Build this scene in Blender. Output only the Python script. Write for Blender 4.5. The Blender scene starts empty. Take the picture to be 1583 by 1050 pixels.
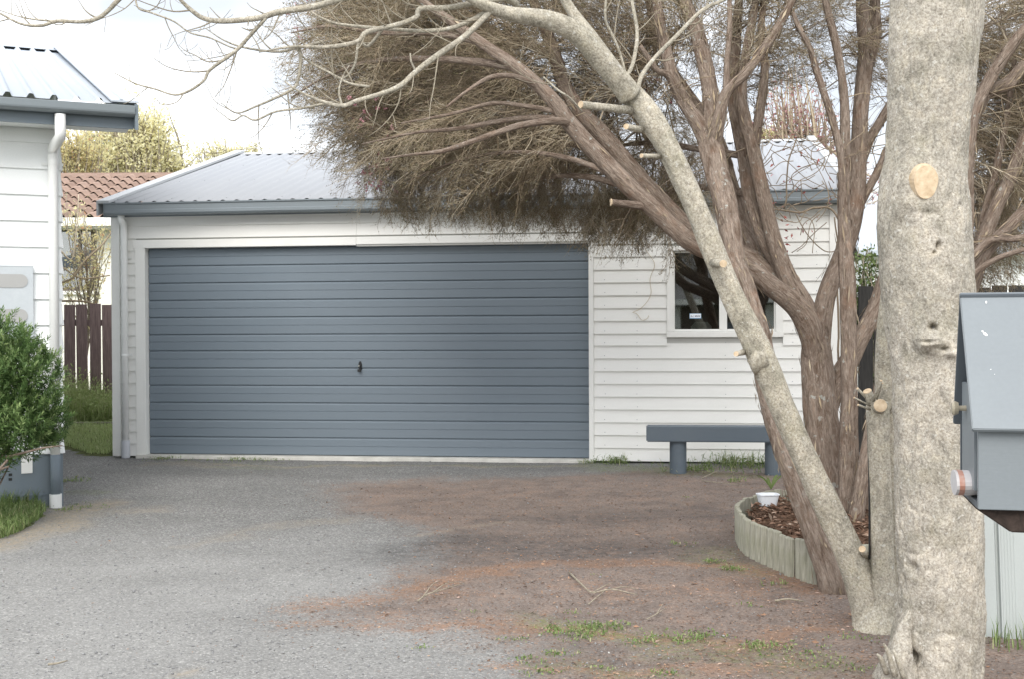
import bpy, math, random
import numpy as np
from mathutils import Vector, Matrix, Euler

random.seed(7)
rng = np.random.default_rng(11)
SC = bpy.context.scene
COL = SC.collection

# ------------------------------------------------------------------ camera
F, CX, CY = 1900.0, 791.5, 525.0
CAMZ = 1.30
PITCH, ROLL = 0.0105, -0.0045
cam_d = bpy.data.cameras.new('camera')
cam_d.sensor_width = 36.0
cam_d.lens = F / 1583.0 * 36.0
cam_d.clip_start, cam_d.clip_end = 0.05, 2000.0
cam = bpy.data.objects.new('camera', cam_d)
COL.objects.link(cam)
CR = Matrix.Rotation(math.pi / 2 - PITCH, 3, 'X') @ Matrix.Rotation(ROLL, 3, 'Z')
cam.rotation_euler = CR.to_euler()
cam.location = (0, 0, CAMZ)
SC.camera = cam

# ------------------------------------------------------------------ sky, sun, exposure
SUN_EL, SUN_AZ = math.radians(39), math.radians(-174)    # azimuth of the sun seen from the origin, from +Y towards +X
world = bpy.data.worlds.new('World')
SC.world = world
world.use_nodes = True
wn, wl = world.node_tree.nodes, world.node_tree.links
for n in list(wn): wn.remove(n)
wo = wn.new('ShaderNodeOutputWorld')
bg = wn.new('ShaderNodeBackground')
sky = wn.new('ShaderNodeTexSky')
sky.sky_type = 'NISHITA'
sky.sun_disc = False
sky.sun_elevation = SUN_EL
sky.sun_rotation = SUN_AZ
sky.dust_density = 2.0
tc = wn.new('ShaderNodeTexCoord')
mp = wn.new('ShaderNodeMapping'); mp.inputs['Scale'].default_value = (1.0, 1.0, 2.0); mp.inputs['Location'].default_value = (11.9, 6.3, 0.0)
nz = wn.new('ShaderNodeTexNoise'); nz.inputs['Scale'].default_value = 2.1; nz.inputs['Detail'].default_value = 4; nz.inputs['Roughness'].default_value = 0.48
rp = wn.new('ShaderNodeValToRGB')
rp.color_ramp.elements[0].position = 0.38; rp.color_ramp.elements[0].color = (4.2, 4.4, 4.7, 1)
rp.color_ramp.elements[1].position = 0.60; rp.color_ramp.elements[1].color = (12.5, 12.7, 13.0, 1)
mx = wn.new('ShaderNodeMix'); mx.data_type = 'RGBA'; mx.inputs['Factor'].default_value = 0.88
wl.new(tc.outputs['Generated'], mp.inputs['Vector']); wl.new(mp.outputs['Vector'], nz.inputs['Vector'])
wl.new(nz.outputs['Fac'], rp.inputs['Fac'])
wl.new(sky.outputs['Color'], mx.inputs['A']); wl.new(rp.outputs['Color'], mx.inputs['B'])
wl.new(mx.outputs['Result'], bg.inputs['Color'])
bg.inputs['Strength'].default_value = 0.1
wl.new(bg.outputs['Background'], wo.inputs['Surface'])

sun_d = bpy.data.lights.new('sun', 'SUN')
sun_d.energy = 1.25
sun_d.angle = math.radians(34)
sun_d.color = (1.0, 0.96, 0.90)
sun = bpy.data.objects.new('sun', sun_d)
COL.objects.link(sun)
sdir = Vector((math.sin(SUN_AZ) * math.cos(SUN_EL), math.cos(SUN_AZ) * math.cos(SUN_EL), math.sin(SUN_EL)))
sun.rotation_euler = sdir.to_track_quat('Z', 'Y').to_euler()
sun.location = (-6, -8, 14)

vs = SC.view_settings
vs.view_transform = 'Standard'; vs.look = 'None'; vs.gamma = 1.0; vs.use_curve_mapping = False
vs.exposure = 1.2
SC.render.engine = 'CYCLES'
SC.cycles.use_denoising = True; SC.cycles.denoiser = 'OPENIMAGEDENOISE'; SC.cycles.denoising_input_passes = 'RGB_ALBEDO_NORMAL'; SC.cycles.denoising_prefilter = 'NONE'
SC.cycles.max_bounces = 12; SC.cycles.diffuse_bounces = 8; SC.cycles.transmission_bounces = 8
SC.cycles.transparent_max_bounces = 12

# ------------------------------------------------------------------ measuring helpers (pixel of the photograph -> place in the world)
def ray(px, py):
    d = CR @ Vector(((px - CX) / F, -(py - CY) / F, -1.0))
    return d
def P(px, py, Y):
    d = ray(px, py); k = Y / d.y
    return np.array((d.x * k, Y, CAMZ + d.z * k))
def G(px, py, z=0.0):
    d = ray(px, py); k = (z - CAMZ) / d.z
    return np.array((d.x * k, d.y * k, z))
class Frame:
    """an upright local frame: origin, X along a wall, Y into the building"""
    def __init__(s, o, ang):
        s.o = np.array(o, float); s.a = ang
        s.u = np.array((math.cos(ang), math.sin(ang), 0)); s.w = np.array((-math.sin(ang), math.cos(ang), 0))
    def at(s, px, py, t=0.0):
        d = np.array(ray(px, py)); c = np.array((0, 0, CAMZ))
        k = (t - np.dot(c - s.o, s.w)) / np.dot(d, s.w)
        p = c + d * k - s.o
        return float(np.dot(p, s.u)), float(p[2])

# ------------------------------------------------------------------ noise in numpy
_perm = rng.random(65536)
def _h(i, j, k=0):
    return _perm[(i * 7349 + j * 19391 + k * 31337) & 65535]
def vnoise2(x, y):
    i = np.floor(x).astype(np.int64); j = np.floor(y).astype(np.int64)
    fx, fy = x - i, y - j
    fx = fx * fx * (3 - 2 * fx); fy = fy * fy * (3 - 2 * fy)
    return (_h(i, j) * (1 - fx) + _h(i + 1, j) * fx) * (1 - fy) + (_h(i, j + 1) * (1 - fx) + _h(i + 1, j + 1) * fx) * fy
def fbm2(x, y, o=4):
    s, a, t = 0, 1.0, 0
    for k in range(o):
        s = s + a * vnoise2(x * 2 ** k + 17.3 * k, y * 2 ** k + 5.1 * k); t += a; a *= 0.55
    return s / t
def vnoise3(p):
    i = np.floor(p).astype(np.int64); f = p - i; f = f * f * (3 - 2 * f)
    r = 0
    for a in (0, 1):
        for b in (0, 1):
            for c in (0, 1):
                w = (f[..., 0] if a else 1 - f[..., 0]) * (f[..., 1] if b else 1 - f[..., 1]) * (f[..., 2] if c else 1 - f[..., 2])
                r = r + w * _h(i[..., 0] + a, i[..., 1] + b, i[..., 2] + c)
    return r
def smooth(e0, e1, x):
    t = np.clip((x - e0) / (e1 - e0), 0, 1)
    return t * t * (3 - 2 * t)

# ------------------------------------------------------------------ objects
def tag(o, label=None, cat=None, group=None, kind=None):
    if label: o['label'] = label
    if cat: o['category'] = cat
    if group: o['group'] = group
    if kind: o['kind'] = kind
    return o
def empty(name, loc=(0, 0, 0), rz=0.0, label=None, cat=None, group=None):
    o = bpy.data.objects.new(name, None); COL.objects.link(o)
    o.location = [float(v) for v in loc]; o.rotation_euler = (0, 0, rz)
    o.empty_display_size = 0.1
    return tag(o, label, cat, group)
def link(name, me, parent=None, loc=None, kind=None):
    o = bpy.data.objects.new(name, me); COL.objects.link(o)
    if parent: o.parent = parent
    if loc is not None: o.location = [float(v) for v in loc]
    if kind: o['kind'] = kind
    return o
def rootloc(o):
    while o.parent: o = o.parent
    return np.array(o.location)
def mesh_np(name, V, Q=None, T=None, mat=None, smooth_=False, attrs=None):
    me = bpy.data.meshes.new(name)
    V = np.asarray(V, np.float32)
    me.vertices.add(len(V)); me.vertices.foreach_set('co', V.ravel())
    parts, starts, pos = [], [], 0
    if Q is not None and len(Q):
        Q = np.asarray(Q, np.int32); parts.append(Q.ravel()); starts.append(pos + 4 * np.arange(len(Q))); pos += Q.size
    if T is not None and len(T):
        T = np.asarray(T, np.int32); parts.append(T.ravel()); starts.append(pos + 3 * np.arange(len(T))); pos += T.size
    L = np.concatenate(parts); S = np.concatenate(starts).astype(np.int32)
    me.loops.add(len(L)); me.loops.foreach_set('vertex_index', L)
    me.polygons.add(len(S)); me.polygons.foreach_set('loop_start', S)
    if smooth_: me.polygons.foreach_set('use_smooth', np.ones(len(S), bool))
    for k, a in (attrs or {}).items():
        a = np.asarray(a, np.float32)
        if a.ndim == 2:
            at = me.attributes.new(k, 'FLOAT_VECTOR', 'POINT'); at.data.foreach_set('vector', a.ravel())
        else:
            at = me.attributes.new(k, 'FLOAT', 'POINT'); at.data.foreach_set('value', a)
    me.update(calc_edges=True)
    if mat: me.materials.append(mat)
    return me

class MB:
    """collects simple shapes; build() links them as ONE mesh object"""
    def __init__(s): s.V = []; s.Fc = []
    def poly(s, pts, faces):
        b = len(s.V); s.V += [tuple(float(c) for c in p) for p in pts]; s.Fc += [tuple(b + i for i in f) for f in faces]; return s
    def box(s, x0, x1, y0, y1, z0, z1):
        p = [(x0, y0, z0), (x1, y0, z0), (x1, y1, z0), (x0, y1, z0), (x0, y0, z1), (x1, y0, z1), (x1, y1, z1), (x0, y1, z1)]
        return s.poly(p, [(3, 2, 1, 0), (4, 5, 6, 7), (0, 1, 5, 4), (1, 2, 6, 5), (2, 3, 7, 6), (3, 0, 4, 7)])
    def prism(s, prof, x0, x1, caps=True, closed=True):
        """profile of (y, z) points run along X; counter-clockwise seen from +X"""
        n = len(prof)
        p = [(x0, y, z) for y, z in prof] + [(x1, y, z) for y, z in prof]
        f = [(i, (i + 1) % n, n + (i + 1) % n, n + i) for i in range(n if closed else n - 1)]
        if caps and closed: f += [tuple(range(n))[::-1], tuple(range(n, 2 * n))]
        return s.poly(p, f)
    def cyl(s, c, r, z0, z1, n=16, r2=None):
        r2 = r if r2 is None else r2
        a = [2 * math.pi * i / n for i in range(n)]
        p = [(c[0] + r * math.cos(t), c[1] + r * math.sin(t), z0) for t in a] + [(c[0] + r2 * math.cos(t), c[1] + r2 * math.sin(t), z1) for t in a]
        f = [(i, (i + 1) % n, n + (i + 1) % n, n + i) for i in range(n)] + [tuple(range(n))[::-1], tuple(range(n, 2 * n))]
        return s.poly(p, f)
    def tube(s, pts, rad, n=8):
        V, Q, A = tube_np(np.array(pts, float), np.array(rad, float), n)
        s.poly(V, [tuple(q) for q in Q])
        return s
    def mesh(s, name, mat=None, bevel=0.0, smooth_=False):
        me = bpy.data.meshes.new(name); me.from_pydata(s.V, [], s.Fc)
        if mat: me.materials.append(mat)
        if bevel > 0:
            import bmesh
            bm = bmesh.new(); bm.from_mesh(me)
            bmesh.ops.recalc_face_normals(bm, faces=bm.faces)
            bmesh.ops.bevel(bm, geom=[e for e in bm.edges if len(e.link_faces) == 2 and e.calc_face_angle(0) > 0.5], offset=bevel, segments=2, affect='EDGES', clamp_overlap=True)
            bm.to_mesh(me); bm.free()
        if smooth_: me.shade_smooth()
        me.update()
        return me
    def build(s, name, mat=None, parent=None, loc=None, bevel=0.0, smooth_=False, kind=None):
        return link(name, s.mesh(name, mat, bevel, smooth_), parent, loc, kind)

def catmull(pts, n=6):
    pts = np.asarray(pts, float)
    if len(pts) < 3: 
        t = np.linspace(0, 1, n + 1)[:, None]
        return pts[0] * (1 - t) + pts[-1] * t
    e = np.vstack([2 * pts[0] - pts[1], pts, 2 * pts[-1] - pts[-2]])
    out = []
    for i in range(1, len(e) - 2):
        p0, p1, p2, p3 = e[i - 1], e[i], e[i + 1], e[i + 2]
        for t in np.linspace(0, 1, n, endpoint=False):
            out.append(0.5 * (2 * p1 + (p2 - p0) * t + (2 * p0 - 5 * p1 + 4 * p2 - p3) * t * t + (3 * p1 - p0 - 3 * p2 + p3) * t ** 3))
    out.append(e[-2])
    return np.array(out)
def tube_np(pts, rad, n=8, cap=True):
    m = len(pts)
    d = np.gradient(pts, axis=0); d /= np.linalg.norm(d, axis=1)[:, None] + 1e-9
    up = np.array((0, -1.0, 0)) if abs(d[0][1]) < 0.9 else np.array((1.0, 0, 0))
    N = np.zeros((m, 3)); x = np.cross(d[0], np.cross(up, d[0])); N[0] = x / np.linalg.norm(x)
    for i in range(1, m):
        x = N[i - 1] - d[i] * np.dot(N[i - 1], d[i]); N[i] = x / (np.linalg.norm(x) + 1e-9)
    B = np.cross(d, N)
    th = np.linspace(0, 2 * math.pi, n, endpoint=False)
    c, s_ = np.cos(th)[None, :, None], np.sin(th)[None, :, None]
    ring = N[:, None, :] * c + B[:, None, :] * s_
    V = pts[:, None, :] + ring * rad[:, None, None]
    L = np.concatenate([[0], np.cumsum(np.linalg.norm(np.diff(pts, axis=0), axis=1))])
    A = np.stack([np.broadcast_to(np.cos(th)[None], (m, n)) * rad[:, None], np.broadcast_to(np.sin(th)[None], (m, n)) * rad[:, None], np.broadcast_to(L[:, None], (m, n))], -1)
    i = np.arange(m - 1)[:, None] * n; j = np.arange(n)[None]; j2 = (j + 1) % n
    Q = np.stack([i + j, i + j2, i + n + j2, i + n + j], -1).reshape(-1, 4)
    V = V.reshape(-1, 3); A = A.reshape(-1, 3)
    if cap:
        V = np.vstack([V, pts[0], pts[-1]]); A = np.vstack([A, [0, 0, 0], [0, 0, L[-1]]])
        a, b = m * n, m * n + 1
        jj = np.arange(n); k2 = (jj + 1) % n
        Q = np.vstack([Q, np.stack([np.full(n, a), k2, jj, np.full(n, a)], -1),
                       np.stack([np.full(n, b), (m - 1) * n + jj, (m - 1) * n + k2, np.full(n, b)], -1)])
    return V, Q, A
def split_qt(Q):
    Q = np.asarray(Q)
    t = Q[:, 0] == Q[:, 3]
    return Q[~t], Q[t][:, :3]
class NB:
    """collects numpy tubes"""
    def __init__(s): s.V = []; s.Q = []; s.A = []; s.n = 0; s.var = []
    def add(s, V, Q, A, var=None):
        s.V.append(V); s.Q.append(np.asarray(Q) + s.n); s.A.append(A); s.n += len(V)
        s.var.append(np.full(len(V), random.random() if var is None else var))
    def tube(s, pts, rad, n=6, disp=0.0, freq=9.0, stretch=0.25, var=None):
        V, Q, A = tube_np(np.asarray(pts, float), np.asarray(rad, float), n)
        if disp > 0:
            m = len(pts)
            cen = np.repeat(np.asarray(pts), n, axis=0)
            dirv = V[:m * n] - cen
            q = A[:m * n] * np.array((freq, freq, freq * stretch)) + 31.7
            nz_ = vnoise3(q) + 0.6 * vnoise3(q * 2.3) + 0.35 * vnoise3(q * 5.1) - 0.97
            ln = np.linalg.norm(dirv, axis=1)[:, None] + 1e-9
            V[:m * n] += dirv / ln * (nz_[:, None] * disp)
        s.add(V, Q, A, var)
    def build(s, name, mat, parent=None, world=True, kind=None, smooth_=True):
        V = np.vstack(s.V); Q, T = split_qt(np.vstack(s.Q))
        if world and parent is not None: V = V - rootloc(parent)
        me = mesh_np(name, V, Q, T, mat, smooth_, {'bk': np.vstack(s.A), 'var': np.concatenate(s.var)})
        return link(name, me, parent, None, kind)

# ------------------------------------------------------------------ materials
def lin(r, g, b, k=1.0):
    f = lambda v: (v / 255 / 12.92 if v / 255 <= 0.04045 else ((v / 255 + 0.055) / 1.055) ** 2.4) * k
    return (f(r), f(g), f(b), 1.0)
class N:
    def __init__(s, name, rough=0.6, spec=0.4):
        s.m = bpy.data.materials.new(name); s.m.use_nodes = True
        s.t = s.m.node_tree; s.b = s.t.nodes['Principled BSDF']
        s.b.inputs['Roughness'].default_value = rough
        s.b.inputs['Specular IOR Level'].default_value = spec
        s.co = None
    def new(s, k, **kw):
        n = s.t.nodes.new(k)
        for a, v in kw.items(): setattr(n, a, v)
        return n
    def link(s, a, b): s.t.links.new(a, b)
    def obj(s):
        if not s.co: s.co = s.new('ShaderNodeTexCoord')
        return s.co.outputs['Object']
    def attr(s, name, out='Fac'):
        n = s.new('ShaderNodeAttribute'); n.attribute_name = name; return n.outputs[out]
    def map(s, vec, sc):
        n = s.new('ShaderNodeMapping'); n.inputs['Scale'].default_value = sc; s.link(vec, n.inputs['Vector']); return n.outputs['Vector']
    def noise(s, vec, scale, detail=4, rough=0.55, dist=0.0):
        n = s.new('ShaderNodeTexNoise'); n.inputs['Scale'].default_value = scale; n.inputs['Detail'].default_value = detail
        n.inputs['Roughness'].default_value = rough; n.inputs['Distortion'].default_value = dist
        s.link(vec, n.inputs['Vector']); return n.outputs['Fac']
    def voro(s, vec, scale, out='Distance', feature='F1'):
        n = s.new('ShaderNodeTexVoronoi'); n.feature = feature; n.inputs['Scale'].default_value = scale; s.link(vec, n.inputs['Vector']); return n.outputs[out]
    def ramp(s, fac, stops, interp='LINEAR'):
        n = s.new('ShaderNodeValToRGB'); n.color_ramp.interpolation = interp
        e = n.color_ramp.elements
        while len(e) < len(stops): e.new(0.5)
        for k, (p, c) in enumerate(stops):
            e[k].position = p; e[k].color = c if len(c) == 4 else (*c, 1)
        s.link(fac, n.inputs['Fac']); return n.outputs['Color']
    def mix(s, fac, a, b, mode='MIX'):
        n = s.new('ShaderNodeMix'); n.data_type = 'RGBA'; n.blend_type = mode
        for inp, v in (('Factor', fac), ('A', a), ('B', b)):
            i = [q for q in n.inputs if q.name == inp and (q.type == ('VALUE' if inp == 'Factor' else 'RGBA'))][0]
            if isinstance(v, (int, float)): i.default_value = v
            elif isinstance(v, tuple): i.default_value = v
            else: s.link(v, i)
        return [q for q in n.outputs if q.type == 'RGBA'][0]
    def math(s, op, a, b=0.0, clamp=False):
        n = s.new('ShaderNodeMath', operation=op); n.use_clamp = clamp
        for k, v in enumerate((a, b)):
            if isinstance(v, (int, float)): n.inputs[k].default_value = v
            else: s.link(v, n.inputs[k])
        return n.outputs[0]
    def color(s, c):
        if isinstance(c, tuple): s.b.inputs['Base Color'].default_value = c
        else: s.link(c, s.b.inputs['Base Color'])
        return s
    def bump(s, h, strength=0.4, dist=0.01):
        n = s.new('ShaderNodeBump'); n.inputs['Strength'].default_value = strength; n.inputs['Distance'].default_value = dist
        s.link(h, n.inputs['Height']); s.link(n.outputs['Normal'], s.b.inputs['Normal']); return s
BW = lambda v: (v, v, v, 1)

def paint(name, c, rough=0.5, dirt=0.18, scale=3.0, stretch=(1, 1, 1), dirtc=None, spec=0.4, fine=0.06):
    n = N(name, rough, spec)
    v = n.map(n.obj(), stretch)
    a = n.noise(v, scale, 6, 0.62)
    f = n.ramp(a, [(0.38, BW(0)), (0.75, BW(1))])
    dc = dirtc or (c[0] * 0.62, c[1] * 0.62, c[2] * 0.58, 1)
    col = n.mix(n.math('MULTIPLY', f, dirt), c, dc)
    b = n.noise(n.obj(), 140, 3, 0.6)
    col = n.mix(fine, col, n.ramp(b, [(0.3, BW(0.2)), (0.7, BW(1.0))]), 'MULTIPLY')
    n.color(col)
    n.bump(n.noise(n.map(n.obj(), (0.6, 1, 4)), 60, 3), 0.06, 0.004)
    return n.m

M = {}
M['board'] = paint('weatherboard_paint', (0.80, 0.80, 0.775, 1), 0.5, 0.16, 2.2, (0.6, 1, 3))
M['trim'] = paint('trim_paint', (0.81, 0.81, 0.785, 1), 0.45, 0.14, 3.0)
M['housewhite'] = paint('house_white_paint', (0.84, 0.86, 0.86, 1), 0.5, 0.07, 2.0, (0.6, 1, 2))
M['sheath'] = paint('sheathing', (0.5, 0.5, 0.48, 1), 0.8)
M['door'] = paint('blue_grey_door_paint', (0.158, 0.195, 0.230, 1), 0.48, 0.20, 1.6, (0.35, 1, 2.5), (0.21, 0.235, 0.26, 1), 0.4)
M['gutter'] = paint('grey_gutter_paint', (0.205, 0.235, 0.255, 1), 0.4, 0.25, 3, (0.4, 1, 1), (0.15, 0.17, 0.16, 1))
M['bluebase'] = paint('blue_grey_base_paint', (0.145, 0.18, 0.21, 1), 0.55, 0.3, 4, (1, 1, 1), (0.22, 0.24, 0.23, 1))
M['bench'] = paint('dark_blue_grey_bench_paint', (0.092, 0.118, 0.145, 1), 0.55, 0.35, 6, (0.3, 1, 1), (0.14, 0.16, 0.17, 1))
M['roof'] = paint('grey_steel_roof', (0.30, 0.315, 0.34, 1), 0.5, 0.3, 1.2, (2.5, 0.3, 0.3), (0.36, 0.37, 0.38, 1), 0.5)
M['roofcap'] = paint('pale_roof_capping', (0.46, 0.475, 0.485, 1), 0.42, 0.2, 3)
M['roofpale'] = paint('pale_zinc_roof', (0.40, 0.44, 0.49, 1), 0.5, 0.2, 1.4, (2.5, 0.3, 0.3), None, 0.5)
M['pipe'] = paint('white_pipe', (0.8, 0.81, 0.8, 1), 0.35, 0.12, 4)
M['pipegrey'] = paint('grey_pipe', (0.5, 0.52, 0.56, 1), 0.4, 0.2, 6)
M['concrete'] = paint('painted_concrete', (0.62, 0.61, 0.57, 1), 0.8, 0.55, 7, (1, 1, 1), (0.3, 0.29, 0.26, 1))
M['galv'] = paint('galvanised_sheet', (0.47, 0.505, 0.53, 1), 0.35, 0.45, 9, (1, 1, 1), (0.36, 0.395, 0.43, 1), 0.5)
M['greywin'] = paint('meter_window_grey', (0.36, 0.36, 0.355, 1), 0.3, 0.1, 4)
M['black'] = paint('black_metal', (0.02, 0.021, 0.022, 1), 0.35, 0.1, 6)
M['chrome'] = N('chrome', 0.18).color((0.75, 0.75, 0.76, 1)).m
M['chrome'].node_tree.nodes['Principled BSDF'].inputs['Metallic'].default_value = 1.0
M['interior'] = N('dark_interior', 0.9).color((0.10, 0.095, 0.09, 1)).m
M['screw'] = N('roof_screw', 0.5).color((0.3, 0.31, 0.33, 1)).m
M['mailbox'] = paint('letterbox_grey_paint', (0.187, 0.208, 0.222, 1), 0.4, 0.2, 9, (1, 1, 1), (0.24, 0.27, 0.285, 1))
M['mailbox_dark'] = paint('letterbox_paint_with_shade', (0.10, 0.115, 0.13, 1), 0.5, 0.2, 9)  # darker copy of the letterbox paint, shade put into the colour
M['steelfence'] = paint('pale_green_steel', (0.42, 0.455, 0.448, 1), 0.42, 0.2, 5, (1, 1, 0.3))
M['tubwhite'] = paint('tub_plastic', (0.72, 0.75, 0.79, 1), 0.4, 0.2, 20)
M['cream'] = paint('cream_wall', (0.78, 0.77, 0.69, 1), 0.7, 0.15, 2)
M['brownframe'] = paint('brown_window_frame', (0.16, 0.13, 0.11, 1), 0.6)
M['darkroof'] = paint('dark_tile_roof', (0.13, 0.125, 0.125, 1), 0.7, 0.3, 2)
M['darkbrick'] = paint('dark_brick_wall', (0.11, 0.085, 0.07, 1), 0.8, 0.3, 4)

def glass_mat(name, tint=(1, 1, 1, 1), bias=0.04):
    n = N(name)
    t = n.t
    tr = n.new('ShaderNodeBsdfTransparent'); tr.inputs['Color'].default_value = tint
    gl = n.new('ShaderNodeBsdfGlossy'); gl.inputs['Roughness'].default_value = 0.02
    fr = n.new('ShaderNodeFresnel'); fr.inputs['IOR'].default_value = 1.6
    a = n.math('ADD', fr.outputs[0], bias, True)
    m = n.new('ShaderNodeMixShader')
    n.link(a, m.inputs[0]); n.link(tr.outputs[0], m.inputs[1]); n.link(gl.outputs[0], m.inputs[2])
    n.link(m.outputs[0], t.nodes['Material Output'].inputs['Surface'])
    return n.m
M['glass'] = glass_mat('window_glass', (0.75, 0.8, 0.78, 1), 0.10)

def bark_tea():
    n = N('brown_fibrous_bark', 0.9, 0.15)
    bk = n.attr('bk', 'Vector')
    s1 = n.noise(n.map(bk, (1, 1, 0.15)), 85, 7, 0.72, 1.2)
    s2 = n.noise(n.map(bk, (1, 1, 0.3)), 24, 5, 0.65, 1.0)
    c1 = n.ramp(s1, [(0.25, (0.10, 0.074, 0.058, 1)), (0.46, (0.255, 0.20, 0.16, 1)), (0.60, (0.36, 0.295, 0.245, 1)), (0.8, (0.50, 0.45, 0.40, 1))])
    c2 = n.ramp(s2, [(0.32, (0.55, 0.47, 0.42, 1)), (0.55, (1, 1, 1, 1)), (0.72, (1.10, 1.0, 0.92, 1))])
    col = n.mix(0.9, c1, c2, 'MULTIPLY')
    red = n.noise(bk, 6.0, 4, 0.6)
    col = n.mix(n.math('MULTIPLY', n.ramp(red, [(0.55, BW(0)), (0.7, BW(1))]), 0.4), col, (0.27, 0.15, 0.09, 1))
    li = n.noise(bk, 24, 3, 0.5)
    lm = n.noise(bk, 3.5, 2, 0.5)
    lf = n.math('MULTIPLY', n.ramp(li, [(0.64, BW(0)), (0.68, BW(1))]), n.ramp(lm, [(0.42, BW(0)), (0.58, BW(1))]))
    col = n.mix(n.math('MULTIPLY', lf, 0.8), col, (0.46, 0.47, 0.43, 1))
    n.color(col)
    n.bump(s1, 1.0, 0.022)
    return n.m
M['teabark'] = bark_tea()
def bark_pale(name, a, b, c, moss=0.5, sc=1.0):
    n = N(name, 0.88, 0.15)
    bk = n.attr('bk', 'Vector')
    v1 = n.noise(bk, 95 * sc, 5, 0.72, 0.4)
    v2 = n.noise(n.map(bk, (1, 1, 0.6)), 26 * sc, 4, 0.62, 0.8)
    v3 = n.noise(bk, 5.0, 4, 0.6)
    col = n.ramp(v1, [(0.30, a), (0.47, b), (0.60, c), (0.72, (c[0] * 1.28, c[1] * 1.27, c[2] * 1.24, 1))])
    col = n.mix(0.65, col, n.ramp(v2, [(0.30, BW(0.55)), (0.48, BW(0.95)), (0.7, (1.12, 1.09, 1.03, 1))]), 'MULTIPLY')
    col = n.mix(0.8, col, n.ramp(v3, [(0.32, (0.72, 0.72, 0.68, 1)), (0.6, (1.05, 1.03, 1.0, 1))]), 'MULTIPLY')
    v4 = n.noise(bk, 11.0, 5, 0.65, 1.0)
    col = n.mix(0.55, col, n.ramp(v4, [(0.34, (0.62, 0.61, 0.58, 1)), (0.5, (1, 1, 1, 1)), (0.66, (1.22, 1.2, 1.15, 1))]), 'MULTIPLY')
    ms = n.noise(bk, 9.0, 5, 0.65)
    col = n.mix(n.math('MULTIPLY', n.ramp(ms, [(0.52, BW(0)), (0.68, BW(1))]), moss), col, (0.17, 0.17, 0.085, 1))
    wl_ = n.noise(bk, 40 * sc, 3, 0.6)
    col = n.mix(n.math('MULTIPLY', n.ramp(wl_, [(0.63, BW(0)), (0.68, BW(1))]), 0.55), col, (0.60, 0.585, 0.54, 1))
    n.color(col)
    n.bump(n.math('ADD', v1, n.math('MULTIPLY', v2, 1.0)), 0.6, 0.007)
    return n.m
M['greybark'] = bark_pale('pale_grey_bark', (0.19, 0.168, 0.136, 1), (0.38, 0.352, 0.298, 1), (0.51, 0.482, 0.42, 1), 0.18, 1.2)
M['bigbark'] = bark_pale('pale_lichened_bark', (0.19, 0.170, 0.145, 1), (0.37, 0.342, 0.300, 1), (0.50, 0.472, 0.425, 1), 0.16, 1.25)
M['twig'] = N('pale_twig', 0.85, 0.2)
_t = M['twig']; _t.color(_t.ramp(_t.noise(_t.attr('bk', 'Vector'), 60, 3), [(0.3, (0.17, 0.145, 0.11, 1)), (0.7, (0.38, 0.34, 0.265, 1))])); M['twig'] = _t.m
def cutwood():
    n = N('fresh_cut_wood', 0.8, 0.2)
    d = n.obj()
    a = n.noise(d, 40, 4, 0.6)
    n.color(n.ramp(a, [(0.3, (0.42, 0.31, 0.20, 1)), (0.7, (0.64, 0.52, 0.37, 1))]))
    n.bump(a, 0.2, 0.003)
    return n.m
M['cutwood'] = cutwood()
def leafmat(name, stops, trans=0.25, rough=0.5):
    n = N(name, rough, 0.3)
    c = n.ramp(n.attr('var'), stops)
    n.color(c)
    tl = n.new('ShaderNodeBsdfTranslucent'); n.link(c, tl.inputs['Color'])
    m = n.new('ShaderNodeMixShader'); m.inputs[0].default_value = trans
    n.link(n.b.outputs[0], m.inputs[1]); n.link(tl.outputs[0], m.inputs[2])
    n.link(m.outputs[0], n.t.nodes['Material Output'].inputs['Surface'])
    return n.m
M['teatwig'] = leafmat('fine_brown_twigs', [(0.0, (0.17, 0.135, 0.105, 1)), (0.45, (0.33, 0.26, 0.175, 1)), (0.75, (0.46, 0.385, 0.28, 1)), (1, (0.57, 0.51, 0.40, 1))], 0.0, 0.85)
M['tealeaf'] = leafmat('tiny_olive_leaves', [(0.0, (0.08, 0.085, 0.04, 1)), (0.5, (0.18, 0.17, 0.08, 1)), (0.8, (0.25, 0.19, 0.11, 1)), (1, (0.32, 0.30, 0.17, 1))], 0.3)
M['blossom'] = leafmat('pink_blossom', [(0, (0.40, 0.14, 0.18, 1)), (1, (0.60, 0.33, 0.37, 1))], 0.2)
M['bushleaf'] = leafmat('glossy_green_leaves', [(0, (0.05, 0.095, 0.032, 1)), (0.5, (0.11, 0.19, 0.06, 1)), (1, (0.30, 0.39, 0.16, 1))], 0.3, 0.38)
M['grass'] = leafmat('grass_blades', [(0, (0.09, 0.145, 0.045, 1)), (0.55, (0.18, 0.255, 0.085, 1)), (0.8, (0.31, 0.34, 0.16, 1)), (1, (0.44, 0.40, 0.25, 1))], 0.3)
M['weed_brightened'] = leafmat('weeds_brightened_against_shade', [(0, (0.30, 0.38, 0.15, 1)), (0.6, (0.46, 0.55, 0.25, 1)), (1, (0.62, 0.62, 0.38, 1))], 0.4)  # grass colour lightened to make up for the shade between the buildings
M['yellowleaf'] = leafmat('pale_yellow_spring_leaves', [(0, (0.68, 0.63, 0.36, 1)), (0.5, (0.84, 0.80, 0.52, 1)), (1, (0.88, 0.86, 0.66, 1))], 0.5)
M['saplingleaf'] = leafmat('yellow_green_and_coppery_leaves', [(0, (0.50, 0.28, 0.16, 1)), (0.2, (0.70, 0.60, 0.34, 1)), (1, (0.78, 0.76, 0.44, 1))], 0.5)
M['darkgreen'] = leafmat('dark_green_leaves', [(0, (0.05, 0.08, 0.03, 1)), (1, (0.18, 0.23, 0.08, 1))], 0.25)
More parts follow.
